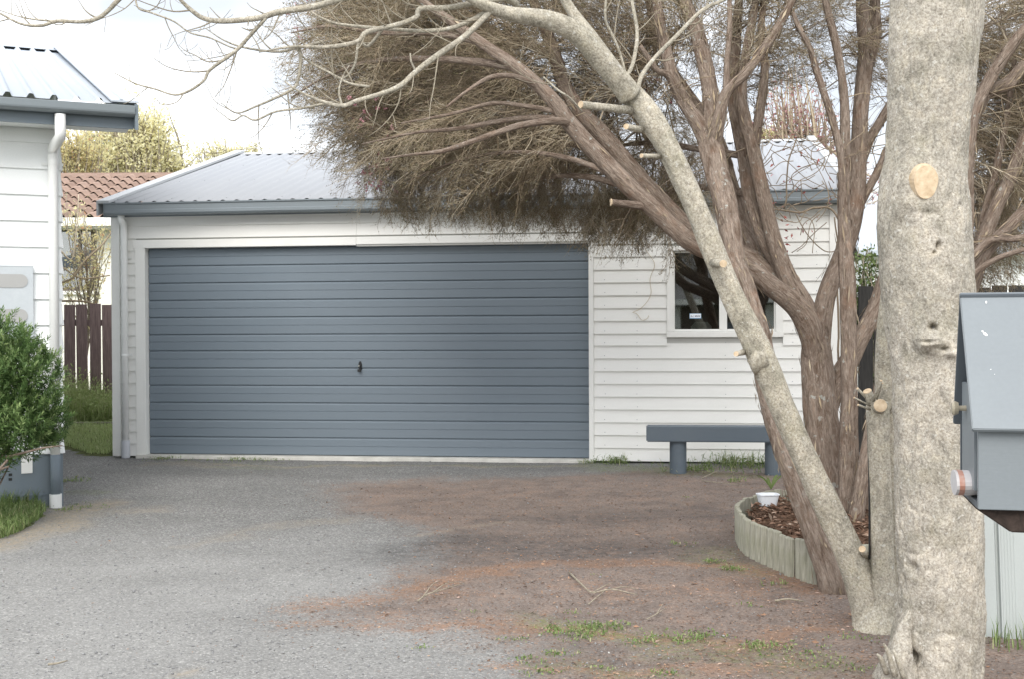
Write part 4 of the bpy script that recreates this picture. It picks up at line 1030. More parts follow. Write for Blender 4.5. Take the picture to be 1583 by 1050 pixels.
def crown(parent, skel, blobs, nsp, origin_px, protos, names=('twigs', 'foliage'), mats=('teatwig', 'tealeaf'), scale=(.8, 1.3), out=1.0, droop=0.25, conn=0.35, blossom=0, left=None):
    """blobs: (px, py, depth, radius_x, radius_z, radius_y, weight) world ellipsoids that the sprays fill"""
    C = np.array([P(b[0], b[1], b[2]) for b in blobs]); RR = np.array([(b[3] * b[2] / F, b[5], b[4] * b[2] / F) for b in blobs])
    w = np.array([b[6] * b[3] * b[4] for b in blobs], float); w /= w.sum()
    k = rng.choice(len(blobs), nsp, p=w)
    q = unit(rng.normal(size=(nsp, 3))) * (rng.random((nsp, 1)) ** (1 / 2.6))
    pos = C[k] + q * RR[k]
    S = np.vstack([s[0] for s in skel])
    o = P(*origin_px)
    d = unit(pos - o) * out + unit(q * RR[k]) * .45 + rng.normal(size=(nsp, 3)) * .28 + np.array((0, 0, -droop))
    if left is not None: d = d + np.array(left)
    d = unit(d)
    sc_ = rng.uniform(*scale, nsp)
    pos0 = pos - d * sc_[:, None] * .28
    tv, tq, lv, lt, va, lva = scatter(protos, pos0, d, sc_)
    # twigs that carry the sprays back to the nearest limb
    nb = NB(); m_ = int(nsp * conn)
    for i in range(m_):
        p = pos0[i]; dist = np.linalg.norm(S - p, axis=1) + 0.6 * np.maximum(0, np.dot(S - p, d[i]))
        j = int(np.argmin(dist + rng.random(len(S)) * .25)); a = S[j]
        ln = np.linalg.norm(p - a)
        if ln < .08: continue
        mid = (a + p) / 2 + rng.normal(size=3) * ln * .10 + np.array((0, 0, .10 * ln)); mid2 = p - d[i] * ln * .22
        pts = catmull(np.array([a, mid, mid2, p]), 4)
        r = np.linspace(min(.012, .0045 + .006 * ln), .0026, len(pts)); nb.tube(pts, r, 4)
    off = rootloc(parent)
    if nb.n:
        nb.build('twig_branches', M['teatwig'] if mats[0] == 'teatwig' else M[mats[0]], parent, kind='stuff')
    link(names[0], mesh_np(names[0], tv - off, tq, None, M[mats[0]], False, {'var': va}), parent, None, 'stuff')
    link(names[1], mesh_np(names[1], lv - off, None, lt, M[mats[1]], False, {'var': lva}), parent, None, 'stuff')
    if blossom:
        idx = rng.integers(0, nsp, blossom); B = pos[idx] + d[idx] * .25 + rng.normal(size=(blossom, 3)) * .08
        cen = np.repeat(B, 6, axis=0); V, T = diamonds(cen, rng.normal(size=(len(cen), 3)), .016, .013)
        link('blossom', mesh_np('blossom', V - off, None, T, M['blossom'], False, {'var': np.repeat(rng.random(len(cen)), 4)}), parent, None, 'stuff')
    return pos, d
protosT = [spray_proto(.55, 40, dr, (.08, .26), 110, .0014) for dr in (.10, .2, .3, .45)]
protosD = [spray_proto(.5, 28, .9, (.07, .2), 110, .0014) for _ in range(3)]
# (px, py, depth, rx px, rz px, ry m, weight)
blobsB = [(560, 70, 9.2, 65, 80, .7, 1.1), (585, 140, 9.2, 85, 65, .8, 1.2), (605, 200, 9.2, 75, 45, .8, 1.2), (640, 228, 9.3, 60, 36, .7, 1.0), (660, 90, 9.0, 110, 90, 1.0, 1.1), (680, 170, 8.9, 95, 65, .9, 1.0), (720, 215, 9.1, 80, 38, .8, .9),
          (760, 120, 8.8, 110, 80, 1.0, .9), (780, 210, 8.8, 100, 60, 1.0, .9), (800, 228, 9.3, 80, 36, .8, .75), (880, 222, 9.2, 75, 48, .8, .7), (900, 150, 9.2, 90, 80, .8, .8), (960, 90, 8.8, 80, 70, .8, .7), (1000, 190, 9.2, 80, 70, .8, .7), (1040, 270, 9.4, 60, 60, .7, .7),
          (640, 0, 9.0, 125, 60, 1.0, 1.0), (780, 20, 8.8, 140, 70, 1.1, .9), (950, 10, 8.6, 120, 60, 1.0, .8), (1060, 30, 8.4, 90, 60, .9, .6), (530, 15, 9.2, 55, 50, .6, 1.0),
          (700, -120, 8.8, 260, 110, 1.5, .45), (1000, -130, 8.4, 250, 110, 1.5, .45), (1300, -110, 8.0, 200, 100, 1.2, .35), (1200, 20, 8.2, 90, 70, .8, .34), (1290, 60, 8.2, 70, 80, .6, .16), (1350, 40, 8.2, 60, 70, .8, .35), (1150, 110, 8.3, 60, 60, .6, .3),
          (1545, 60, 8.2, 70, 80, .8, 1.3), (1560, 190, 8.2, 60, 80, .8, 1.3), (1560, 300, 8.2, 70, 70, .7, 1.0), (1650, 150, 8.2, 90, 160, .9, .6), (1545, 385, 8.0, 60, 40, .6, .25)]
crown(treeB, skB, blobsB, 2050, (1080, 200, 8.0), protosT, droop=.12, blossom=0, conn=.22)
# drooping strands under the crown, over the gutter and the top of the wall
blobsD = [(575, 268, 9.6, 30, 20, .3, 1), (620, 272, 9.6, 45, 22, .3, 1.0), (690, 278, 9.7, 80, 22, .3, .9), (780, 284, 9.8, 80, 26, .35, 1.0), (860, 298, 9.8, 70, 28, .4, .9), (930, 312, 9.8, 65, 28, .4, 1.1), (985, 316, 9.8, 50, 30, .4, 1.1), (1040, 305, 9.9, 45, 30, .4, .8), (1545, 330, 8.1, 60, 60, .5, .5)]
pos, d = crown(treeB, skB, blobsD, 460, (850, 60, 9.4), protosD, names=('drooping_twigs', 'drooping_foliage'), droop=.9, scale=(.6, .95), out=.6, conn=.35)
def blossoms(parent, blobs, n):
    C = np.array([P(b[0], b[1], b[2]) for b in blobs]); k = rng.integers(0, len(blobs), n)
    q = unit(rng.normal(size=(n, 3))) * np.array([(b[3] * b[2] / F, .3, b[4] * b[2] / F) for b in blobs])[k] * rng.random((n, 1)) ** .4
    B = C[k] + q; cen = np.repeat(B, 7, axis=0) + rng.normal(size=(n * 7, 3)) * .006; V, T = diamonds(cen, rng.normal(size=(len(cen), 3)), .019, .016)
    link('blossom', mesh_np('blossom', V - rootloc(parent), None, T, M['blossom'], False, {'var': np.repeat(rng.random(len(cen)), 4)}), parent, None, 'stuff')
blossoms(treeB, [(560, 180, 8.6, 40, 30), (540, 160, 8.6, 40, 30), (590, 205, 8.6, 50, 20), (590, 245, 9.0, 30, 20), (570, 275, 9.3, 25, 14), (590, 290, 9.3, 30, 8), (480, 30, 8.9, 40, 40), (1030, 130, 8.6, 40, 40), (620, 170, 8.5, 60, 40)], 75)

# ================================================================== THE PALE GREY TREE
tG_base = G(1357, 962)
treeG = empty('grey_tree', tG_base, 0, 'bare pale-barked young tree leaning left, its branches arching over the garage', 'tree')
skG = []
def glimb(name, px, seg=8, disp=.003, n=7, flare=0, wobble=0.0):
    return limb(name, treeG, px, seg, disp, 'greybark', n, flare, skG, wobble)
glimb('trunk', [(1349, 985, 5.3, 62.7), (1345, 955, 5.3, 53.2), (1330, 900, 5.3, 48.4), (1303, 835, 5.3, 42.5), (1270, 765, 5.3, 41.6), (1238, 695, 5.3, 39.9), (1207, 625, 5.3, 39.9), (1180, 560, 5.3, 42.5), (1160, 515, 5.3, 39.9), (1138, 470, 5.3, 36.5), (1117, 420, 5.3, 35.7), (1098, 375, 5.3, 36.5), (1080, 330, 5.3, 34.9), (1053, 270, 5.3, 35.7), (1030, 222, 5.3, 35.7), (1008, 185, 5.3, 39.1), (985, 155, 5.3, 37.4), (960, 128, 5.28, 34.0)], 24, .008, 7, .12)
glimb('limb', [(975, 148, 5.28, 38), (957, 124, 5.25, 36), (923, 84, 5.2, 34), (889, 49, 5.15, 32), (843, 29, 5.1, 28), (794, 22, 5.05, 22), (760, 12, 5.0, 18), (733, 0, 4.95, 15), (690, -30, 4.9, 12)], 16, .005)
glimb('limb', [(972, 140, 5.3, 30), (945, 100, 5.32, 24), (914, 56, 5.35, 20), (888, 22, 5.4, 17), (869, -10, 5.4, 14), (850, -60, 5.4, 10)], 12, .004)
branchesG = [
    [(760, 14, 5.0, 12), (741, 34, 4.98, 11), (715, 58, 4.96, 11), (673, 87, 4.94, 11), (643, 110, 4.92, 10), (620, 131, 4.9, 10), (593, 143, 4.9, 9), (552, 155, 4.88, 8), (529, 163, 4.86, 8), (495, 155, 4.85, 6), (461, 140, 4.85, 4), (440, 125, 4.85, 2)],
    [(790, -6, 5.05, 12), (733, 4, 5.0, 11), (692, 11, 4.98, 10), (650, 13, 4.95, 10), (643, 26, 4.95, 9), (612, 38, 4.93, 9), (567, 49, 4.9, 9), (552, 64, 4.9, 8), (506, 72, 4.88, 7), (449, 72, 4.86, 5), (400, 80, 4.85, 2)],
    [(756, 16, 5.0, 10), (726, 32, 5.0, 9), (696, 43, 5.0, 8), (662, 47, 5.0, 8), (627, 46, 5.0, 7), (552, 40, 5.0, 6), (514, 34, 5.0, 5), (483, 19, 5.0, 4), (470, 2, 5.0, 3)],
    [(640, -40, 4.85, 13), (560, -12, 4.82, 12), (517, 0, 4.8, 12), (487, 9, 4.8, 12), (430, 18, 4.78, 12), (400, 27, 4.77, 11), (347, 32, 4.75, 10), (316, 28, 4.74, 9), (297, 16, 4.73, 8), (278, -2, 4.72, 6), (255, -30, 4.7, 4)],
    [(411, 27, 4.77, 7), (384, 57, 4.8, 7), (363, 79, 4.8, 7), (325, 107, 4.8, 6), (316, 123, 4.8, 5), (294, 139, 4.8, 5), (270, 146, 4.8, 4), (240, 137, 4.8, 3.5), (208, 128, 4.8, 3), (177, 112, 4.8, 1.6)],
    [(500, 63, 4.9, 6), (458, 74, 4.9, 5), (426, 79, 4.9, 5), (379, 73, 4.9, 4), (347, 62, 4.9, 3), (319, 44, 4.9, 1.8)],
    [(210, -30, 4.9, 4), (212, 9, 4.9, 4), (234, 19, 4.9, 4), (268, 32, 4.9, 3.5), (294, 50, 4.88, 3), (325, 58, 4.86, 3), (363, 74, 4.84, 3), (380, 66, 4.82, 2)],
    [(250, -70, 4.6, 10), (182, 0, 4.6, 9), (170, 13, 4.6, 8), (152, 27, 4.6, 8), (126, 33, 4.6, 7), (88, 32, 4.6, 7), (63, 39, 4.6, 6), (32, 36, 4.6, 5), (0, 20, 4.6, 4), (-30, 5, 4.6, 3)],
    [(88, 32, 4.6, 4), (60, 30, 4.62, 4), (30, 25, 4.65, 3), (-10, 12, 4.7, 2)],
    [(462, 72, 4.88, 7), (465, 92, 4.9, 7), (461, 123, 4.92, 6), (452, 137, 4.92, 6), (423, 152, 4.93, 5), (395, 164, 4.94, 4), (366, 174, 4.95, 3), (341, 158, 4.95, 1.6)],
    [(520, 156, 4.88, 6), (470, 166, 4.9, 5), (426, 172, 4.9, 4), (395, 185, 4.9, 4), (376, 178, 4.9, 3), (360, 186, 4.9, 3), (344, 176, 4.9, 2), (328, 164, 4.9, 1.5)],
    [(596, 38, 4.95, 6), (570, 70, 4.97, 6), (555, 65, 4.97, 6), (548, 100, 4.97, 5), (530, 120, 4.97, 4), (500, 105, 4.97, 3), (470, 90, 4.97, 2)],
    [(571, 133, 4.9, 5), (540, 128, 4.92, 5), (510, 112, 4.92, 4), (480, 96, 4.92, 4), (462, 80, 4.92, 3), (450, 60, 4.92, 2)],
    [(643, 110, 4.92, 5), (636, 95, 4.9, 4), (634, 82, 4.9, 3)],
    [(529, 163, 4.86, 5), (524, 140, 4.86, 4), (530, 118, 4.86, 3), (540, 100, 4.86, 2)],
    [(968, 120, 5.28, 8), (979, 95, 5.3, 8), (985, 50, 5.32, 7), (977, 0, 5.35, 6), (970, -60, 5.4, 4)],
    [(970, 126, 5.28, 6), (958, 80, 5.26, 5), (945, 50, 5.24, 5), (936, 28, 5.22, 5), (938, -20, 5.2, 4)],
    [(985, 147, 5.28, 9), (988, 128, 5.28, 9), (994, 113, 5.3, 9), (1013, 88, 5.32, 8), (1044, 57, 5.35, 8), (1086, 15, 5.4, 7), (1125, -4, 5.45, 6), (1180, -40, 5.5, 4)],
    [(1080, 20, 5.4, 4), (1098, 8, 5.4, 3), (1110, -20, 5.4, 2)],
    [(800, 8, 5.1, 14), (740, -40, 5.0, 12), (650, -90, 4.9, 9)], [(700, -24, 4.9, 10), (600, -90, 4.8, 8), (480, -110, 4.7, 6)],
    [(900, 172, 5.1, 3), (880, 150, 5.0, 4), (862, 138, 5.0, 4), (840, 118, 5.0, 3)],
]
branchesG = [[(a, b, c_2, w * .85) for a, b, c_2, w in px] for px in branchesG]
for px in branchesG: glimb('branch', px, 8 if px[0][3] > 9 else 6, .0012, 5)
# bare side twigs, upturned at their ends
nb = NB()
def twigs_along(pts, r, every, lr, depth=0):
    L = np.concatenate([[0], np.cumsum(np.linalg.norm(np.diff(pts, axis=0), axis=1))])
    s_ = random.uniform(.05, every)
    while s_ < L[-1]:
        b = np.array([np.interp(s_, L, pts[:, k]) for k in range(3)]); rr = float(np.interp(s_, L, r))
        i = min(len(pts) - 2, int(np.searchsorted(L, s_))); d = unit(pts[i + 1] - pts[max(0, i - 1)])
        l = random.uniform(*lr) * (0.6 + .6 * random.random())
        side_ = unit(np.cross(d, np.array((0, -1, 0.3)))) * random.choice((-1, 1, 1))
        dd = unit(d * random.uniform(.4, 1.0) + side_ * random.uniform(.5, 1.0) + rng.normal(size=3) * np.array((.2, .35, .2)))
        q = [b]; cur = dd
        for k in range(4):
            q.append(q[-1] + cur * l / 4); cur = unit(cur + np.array((0, 0, .22)) + rng.normal(size=3) * .16)
        q = catmull(np.array(q), 3); r_0 = min(rr * .6, .0035 if depth == 0 else .0022)
        nb.tube(q, np.linspace(r_0, .0011, len(q)), 4)
        if depth < 1 and l > .16: twigs_along(q, np.linspace(r_0, .001, len(q)), .075, (.04, .11), 1)
        s_ += every * random.uniform(.5, 1.5)
for (pts, r) in skG[3:]:
    if r.max() < .022: twigs_along(pts, r, .10, (.10, .30))
nb.build('bare_twigs', M['twig'], treeG, kind='stuff')
# stubs left by pruning
def stub(a, b, w, parent, mat, root):
    A, B = P(*a), P(*b); s_ = NB(); s_.tube(np.array([A, (A + B) / 2, B]), np.array([w * 1.15, w, w * .95]), 12, .002, 30, .3)
    o = s_.build('cut_stub', M[mat], parent)
    d = unit(B - A); c = MB(); c.tube([B - d * .0005, B + d * .003], [w * .93, w * .9], 14); c.V = [tuple(np.array(v) - root) for v in c.V]
    c.build('cut_face', M['cutwood'], o)
rG = rootloc(treeG)
stub((975, 170, 5.28), (898, 161, 5.1), .0165, treeG, 'greybark', rG)
stub((992, 200, 5.28), (968, 195, 5.12), .013, treeG, 'greybark', rG)
stub((1022, 241, 5.3), (992, 240, 5.2), .010, treeG, 'greybark', rG)
stub((1102, 405, 5.28), (1118, 407, 5.14), .0175, treeG, 'greybark', rG)
stub((1150, 545, 5.3), (1138, 548, 5.18), .012, treeG, 'greybark', rG)
kn = NB(); kp = P(1172, 558, 5.265); kn.tube(kp + np.array([[.02, .03, .05], [.004, .0, .02], [-.004, -.012, -.01], [-.008, -.01, -.035], [-.006, .01, -.06]]), np.array([.012, .036, .040, .026, .006]), 18, .022, 40, 1.0); kn.build('knot', M['greybark'], treeG)
# upright stems of the same stool
glimb('stem', [(1366, 980, 5.25, 60), (1368, 945, 5.25, 42), (1364, 860, 5.25, 34), (1361, 760, 5.25, 33), (1358, 690, 5.25, 34), (1357, 640, 5.25, 36), (1357, 622, 5.25, 34)], 18, .006, 7, .1)
glimb('stem', [(1378, 975, 5.42, 60), (1386, 930, 5.42, 46), (1384, 860, 5.42, 32), (1380, 760, 5.42, 30), (1377, 680, 5.42, 32), (1374, 610, 5.42, 42), (1375, 540, 5.4, 44), (1378, 480, 5.38, 38), (1384, 420, 5.35, 34), (1400, 330, 5.3, 30), (1430, 200, 5.3, 26), (1450, 60, 5.3, 22), (1460, -80, 5.3, 16)], 18, .008, 7, .1)
stub((1358, 632, 5.25), (1361, 628, 5.16), .030, treeG, 'greybark', rG)
stub((1350, 630, 5.25), (1341, 606, 5.22), .020, treeG, 'greybark', rG)
for a, b, w in (((1345, 622, 5.24), (1326, 602, 5.2), .006), ((1350, 620, 5.2), (1362, 590, 5.15), .006), ((1356, 618, 5.2), (1364, 594, 5.16), .004), ((1345, 628, 5.22), (1321, 616, 5.18), .004), ((1345, 634, 5.2), (1327, 627, 5.16), .005), ((1372, 640, 5.36), (1384, 624, 5.3), .005), ((1372, 642, 5.36), (1386, 632, 5.3), .004), ((1374, 645, 5.36), (1381, 620, 5.3), .0035), ((1340, 862, 5.3), (1333, 850, 5.2), .016)):
    stub(a, b, w, treeG, 'greybark', rG)
glimb('root_stool', [(1362, 992, 5.25, 90), (1361, 962, 5.27, 74), (1358, 930, 5.3, 50), (1352, 895, 5.34, 28)], 20, .022, 6)

# ================================================================== THE BIG PALE TRUNK
tT_base = G(1445, 1046)
treeT = empty('pale_tree', tT_base, 0, 'thick straight pale lichened trunk with a sawn branch scar, nearest the letterbox', 'tree')
def big_trunk():
    D = 4.5
    prof = [(1440, 1085, 165), (1443, 1050, 150), (1449, 1000, 138), (1453, 950, 131), (1454, 880, 128), (1453, 800, 128), (1452, 720, 129), (1450, 640, 131), (1446, 560, 132), (1440, 500, 135), (1434, 440, 140), (1429, 380, 142), (1427, 330, 140), (1428, 290, 132), (1432, 240, 121), (1437, 180, 124), (1442, 110, 131), (1446, 50, 136), (1449, 0, 140), (1451, -60, 148), (1450, -140, 140)]
    pts, r = smooth_path([(a, b, D, w) for a, b, w in prof], 28)
    n = 170
    V, Q, A = tube_np(pts, r, n); m = len(pts); cen = np.repeat(pts, n, axis=0); dv = unit(V[:m * n] - cen)
    q = A[:m * n]
    W = V[:m * n].copy()
    ridge = np.abs(vnoise3(q * np.array((34, 34, 9)) + 3) - .5) * 2
    dsp = .016 * (vnoise3(q * np.array((6, 6, 3.0))) - .5) + .009 * (vnoise3(q * np.array((20, 20, 12)) + 5) - .5) + .0038 * (vnoise3(q * np.array((60, 60, 38)) + 9) - .5) + .0022 * (vnoise3(q * np.array((150, 150, 100)) + 2) - .5) - .006 * (1 - smooth(0, .16, ridge)) * smooth(.4, .7, vnoise3(q * 7.0 + 20))
    base = W[:, 2]; th_ = np.arctan2(dv[:, 1], dv[:, 0])
    dsp += .030 * np.exp(-np.maximum(base, 0) / .10) * np.cos(th_ * 4 + .6) * smooth(.35, -.3, dv[:, 0])
    def near(px, py, sx, sz=None):
        c_ = P(px, py, D - .145); e_ = (W - c_) / np.array((sx, .08, sz or sx)); return np.exp(-(e_ ** 2).sum(1))
    dsp *= 1 - .95 * near(1432, 281, .062, .075)
    dsp += .012 * near(1432, 281, .075, .09)
    dsp += near(1445, 532, .055, .040) * .042 * (.35 + 1.1 * vnoise3(W * 38.0)) + near(1475, 548, .045, .012) * .022 + near(1428, 522, .02, .03) * .02
    for px, py, sx, sz, am in ((1441, 505, .012, .010, .060), (1447, 380, .007, .014, .055), (1441, 390, .005, .005, .03), (1421, 884, .012, .018, .055), (1436, 528, .016, .006, .03), (1458, 540, .014, .005, .03), (1408, 1022, .022, .028, .07), (1433, 330, .03, .012, .012), (1418, 862, .02, .006, .015)):
        dsp -= near(px, py, sx, sz) * am
    dsp += near(1422, 886, .034, .045) * .016 * (.5 + vnoise3(W * 40.0)) + near(1446, 383, .02, .03) * .008 + near(1362, 305, .05, .05) * .014 + near(1395, 1000, .05, .07) * .02 * (.5 + vnoise3(W * 30.0))
    V[:m * n] += dv * dsp[:, None]
    Qq, T = split_qt(Q)
    me = mesh_np('trunk', V - rootloc(treeT), Qq, T, M['bigbark'], True, {'bk': A, 'var': np.zeros(len(V))})
    return link('trunk', me, treeT)
big_trunk()
# sawn scar with its collar
c_ = P(1431, 281, 4.5 - .163)
d_ = unit(np.array((-.10, -1.0, -.05)))
e1 = unit(np.cross(d_, np.array((0, 0, 1.0)))); e2 = np.cross(e1, d_)
ol = [c_ + e1 * .041 * math.cos(t) * (1 + .06 * math.sin(3 * t)) + e2 * .058 * math.sin(t) + d_ * .006 for t in np.linspace(0, 2 * math.pi, 28, endpoint=False)]
bk_ = [c_ + e1 * .055 * math.cos(t) + e2 * .074 * math.sin(t) - d_ * .04 for t in np.linspace(0, 2 * math.pi, 28, endpoint=False)]
mb = MB(); mb.poly([p - rootloc(treeT) for p in ol + bk_], [tuple(range(28))] + [(i, 28 + i, 28 + (i + 1) % 28, (i + 1) % 28) for i in range(28)])
mb.build('cut_scar', M['cutwood'], treeT)
# root flare at the left with torn bark
for px in ([(1400, 1068, 4.42, 60), (1392, 1030, 4.40, 44), (1396, 985, 4.42, 26), (1410, 940, 4.45, 12)], [(1372, 1070, 4.36, 30), (1378, 1040, 4.37, 26), (1388, 1005, 4.4, 14)]):
    pts, r = smooth_path(px, 6); b = NB(); b.tube(pts, r, 16, .016, 26, .5); b.build('root', M['bigbark'], treeT)
for px in ([(1371, 1042, 4.33, 9), (1362, 1020, 4.31, 8), (1356, 1012, 4.3, 3)], [(1384, 1046, 4.3, 10), (1374, 1012, 4.29, 8), (1366, 996, 4.28, 3)], [(1398, 1050, 4.29, 8), (1388, 1022, 4.28, 7), (1381, 1006, 4.28, 3)]):
    pts, r = smooth_path(px, 4); b = NB(); b.tube(pts, r, 7, .004, 30, .3); b.build('torn_bark', M['greybark'], treeT)

# ================================================================== SHRUB BY THE HOUSE
sh_base = np.array((P(20, 700, 8.0)[0], 8.0, 0.0))
shrub = empty('shrub', sh_base, 0, 'rounded leafy green shrub growing against the white house corner', 'shrub')
SB = [(-5, 585, 7.95, 75, 95, .42), (40, 610, 8.0, 52, 75, .36), (62, 640, 8.05, 32, 60, .28), (20, 660, 7.9, 60, 55, .34), (-60, 600, 7.9, 90, 110, .5), (0, 530, 8.0, 50, 45, .3), (42, 565, 8.0, 42, 45, .3), (30, 690, 7.95, 45, 26, .25), (-5, 722, 7.9, 30, 24, .2), (25, 655, 7.85, 50, 45, .3), (88, 640, 8.05, 16, 45, .15), (10, 560, 7.9, 60, 60, .34), (85, 675, 8.1, 16, 18, .12), (70, 690, 8.05, 26, 18, .16), (-20, 705, 7.9, 40, 30, .25)]
nb = NB(); tips = []
nc = 1500
kk = rng.choice(len(SB), nc, p=np.array([b[3] * b[4] for b in SB], float) / sum(b[3] * b[4] for b in SB))
cen = np.array([P(*b[:3]) for b in SB]); rr = np.array([(b[3] * b[2] / F, b[5], b[4] * b[2] / F) for b in SB])
q = unit(rng.normal(size=(nc, 3))) * rng.random((nc, 1)) ** .28
pos = cen[kk] + q * rr[kk]; pos = pos[pos[:, 2] > .14]
foot = sh_base + np.array((-.34, 0, .0))
stems = []
for i in range(30):
    j = rng.integers(len(pos)); e = pos[j]; f = foot + np.array((rng.uniform(-.25, .12), rng.uniform(-.12, .12), 0)); mid = f * .5 + e * .5 + np.array((0, 0, .06)) + rng.normal(size=3) * .04
    pts = catmull(np.array([f, mid, e]), 5); stems.append(pts); nb.tube(pts, np.linspace(.008, .003, len(pts)), 5)
for px in ([(10, 708, 7.8, 5), (40, 700, 7.75, 4), (70, 693, 7.75, 3), (96, 690, 7.75, 2)], [(-10, 760, 7.7, 10), (-2, 730, 7.7, 5), (12, 712, 7.7, 4)], [(-20, 735, 7.7, 5), (0, 727, 7.7, 4), (14, 722, 7.7, 3)]):
    pts, r = smooth_path(px, 5); nb.tube(pts, r, 6)
nb.build('stems', M['teabark'], shrub)
Cs, Ds, Ls, Vr = [], [], [], []
for p in pos:
    ax = unit((p - (foot + np.array((0, 0, .35)))) * np.array((1, 1, .8)) + np.array((0, -.1, .35)) + rng.normal(size=3) * .25); ln = rng.uniform(.07, .13); v0 = np.clip(rng.normal(.45, .2), 0, 1)
    x = unit(np.cross(ax, np.array((.3, .5, .8)))); y = np.cross(ax, x)
    for k in range(24):
        u = k / 24; th_ = k * 2.4; a = math.radians(72 - 48 * u) + rng.normal() * .15
        Cs.append(p + ax * ln * (u - .4)); Ds.append(ax * math.cos(a) + (x * math.cos(th_) + y * math.sin(th_)) * math.sin(a)); Ls.append(rng.uniform(.032, .054) * (1 - .25 * u)); Vr.append(np.clip(v0 + .35 * u - .12 + rng.normal() * .10, 0, 1))
V, T = diamonds(np.array(Cs), np.array(Ds), np.array(Ls), np.array(Ls) * .24, .2, nrm=rng.normal(size=(len(Cs), 3)) * .4 + np.array((0, 0, 1.0)))
link('foliage', mesh_np('foliage', V - rootloc(shrub), None, T, M['bushleaf'], False, {'var': np.repeat(Vr, 4)}), shrub, None, 'stuff')

# ================================================================== LAWNS, WEEDS
def sheet(name, poly, z, mat, kind='structure', step=.08, rough=.02):
    a = np.array(poly); x0, y0 = a.min(0) - .1; x1, y1 = a.max(0) + .1
    X_, Y_ = np.meshgrid(np.arange(x0, x1, step), np.arange(y0, y1, step)); ok = inside(X_, Y_, poly); sd_ = np.where(ok, seg_dist(X_, Y_, list(poly) + [poly[0]]), 0)
    Z_ = z * smooth(0, .12, sd_) + rough * (fbm2(X_ * 4, Y_ * 4) - .5) * smooth(0, .15, sd_) - .012 * (1 - smooth(0, .06, sd_)) 
    ny_, nx_ = X_.shape; I = (np.arange(ny_ - 1)[:, None] * nx_ + np.arange(nx_ - 1)[None]); keep = ok[:-1, :-1] | ok[1:, 1:] | ok[:-1, 1:] | ok[1:, :-1]; I = I[keep]
    o = link(name, mesh_np(name, np.stack([X_, Y_, Z_], -1).reshape(-1, 3), np.stack([I, I + 1, I + nx_ + 1, I + nx_], -1), None, mat, True))
    return tag(o, kind=kind)
def inpoly(poly, n):
    a = np.array(poly); out = []
    while sum(map(len, out)) < n:
        p = rng.random((n, 2)) * (a.max(0) - a.min(0)) + a.min(0); out.append(p[inside(p[:, 0], p[:, 1], poly)])
    return np.vstack(out)[:n]
def grass(name, xy, h, w, lean, z=0.0, mat='grass', varc=.45, varw=.25):
    n = len(xy); C = np.column_stack([xy, np.full(n, z)]); H = rng.uniform(*h, n)
    V, Q, T = blades(C, H, rng.uniform(w * .6, w * 1.3, n), rng.uniform(*lean, n))
    return tag(link(name, mesh_np(name, V, Q, T, M[mat], False, {'var': np.repeat(np.clip(rng.normal(varc, varw, n), 0, 1), 5)})), kind='stuff')
lawnF = gpts([(-60, 850), (0, 836), (28, 826), (58, 808), (72, 793), (66, 783), (40, 776), (0, 772), (-60, 770)])
sheet('lawn_patch', lawnF, .02, M['soil'])
grass('lawn_grass', inpoly(lawnF, 5200), (.04, .11), .006, (.3, .9), .005)
grass('tall_lawn_grass', inpoly(gpts([(0, 795), (60, 786), (60, 777), (0, 772)]), 500), (.09, .19), .006, (.2, .7), .005)
lawnB = gpts([(60, 690), (105, 694), (140, 706), (182, 706), (260, 690), (260, 653), (60, 653)])
sheet('back_lawn', lawnB, .03, M['soil'], step=.15)
grass('back_lawn_grass', inpoly(lawnB, 9000), (.04, .10), .010, (.3, .9), .02, mat='weed_brightened', varc=.4)
wx0, wx1 = P(85, 650, 16.6)[0], P(215, 650, 16.6)[0]
xy = np.column_stack([rng.uniform(wx0, wx1, 2600), rng.uniform(16.2, 17.1, 2600)])
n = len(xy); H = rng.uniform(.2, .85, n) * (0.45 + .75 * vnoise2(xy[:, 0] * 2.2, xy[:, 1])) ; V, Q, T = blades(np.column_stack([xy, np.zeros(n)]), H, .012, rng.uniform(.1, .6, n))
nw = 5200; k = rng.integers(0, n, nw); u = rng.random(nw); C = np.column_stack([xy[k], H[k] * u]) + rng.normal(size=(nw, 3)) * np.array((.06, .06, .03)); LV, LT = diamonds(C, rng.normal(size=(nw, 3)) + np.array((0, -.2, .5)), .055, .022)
Vv = np.vstack([V, LV]); o = link('tall_weeds', mesh_np('tall_weeds', Vv, Q, np.vstack([T, LT + len(V)]), M['weed_brightened'], False, {'var': np.concatenate([np.repeat(rng.random(n) * .8 + .15, 5), np.repeat(np.clip(rng.normal(.6, .2, nw), 0, 1), 4)])})); tag(o, kind='stuff')
eb = MB(); eb.box(P(80, 660, 16.05)[0], P(260, 660, 16.05)[0], 16.0, 16.1, -.02, .07); o = eb.build('timber_edging', M['logwood']); tag(o, 'low timber edging board between the back lawn and the tall weeds', 'edging board')
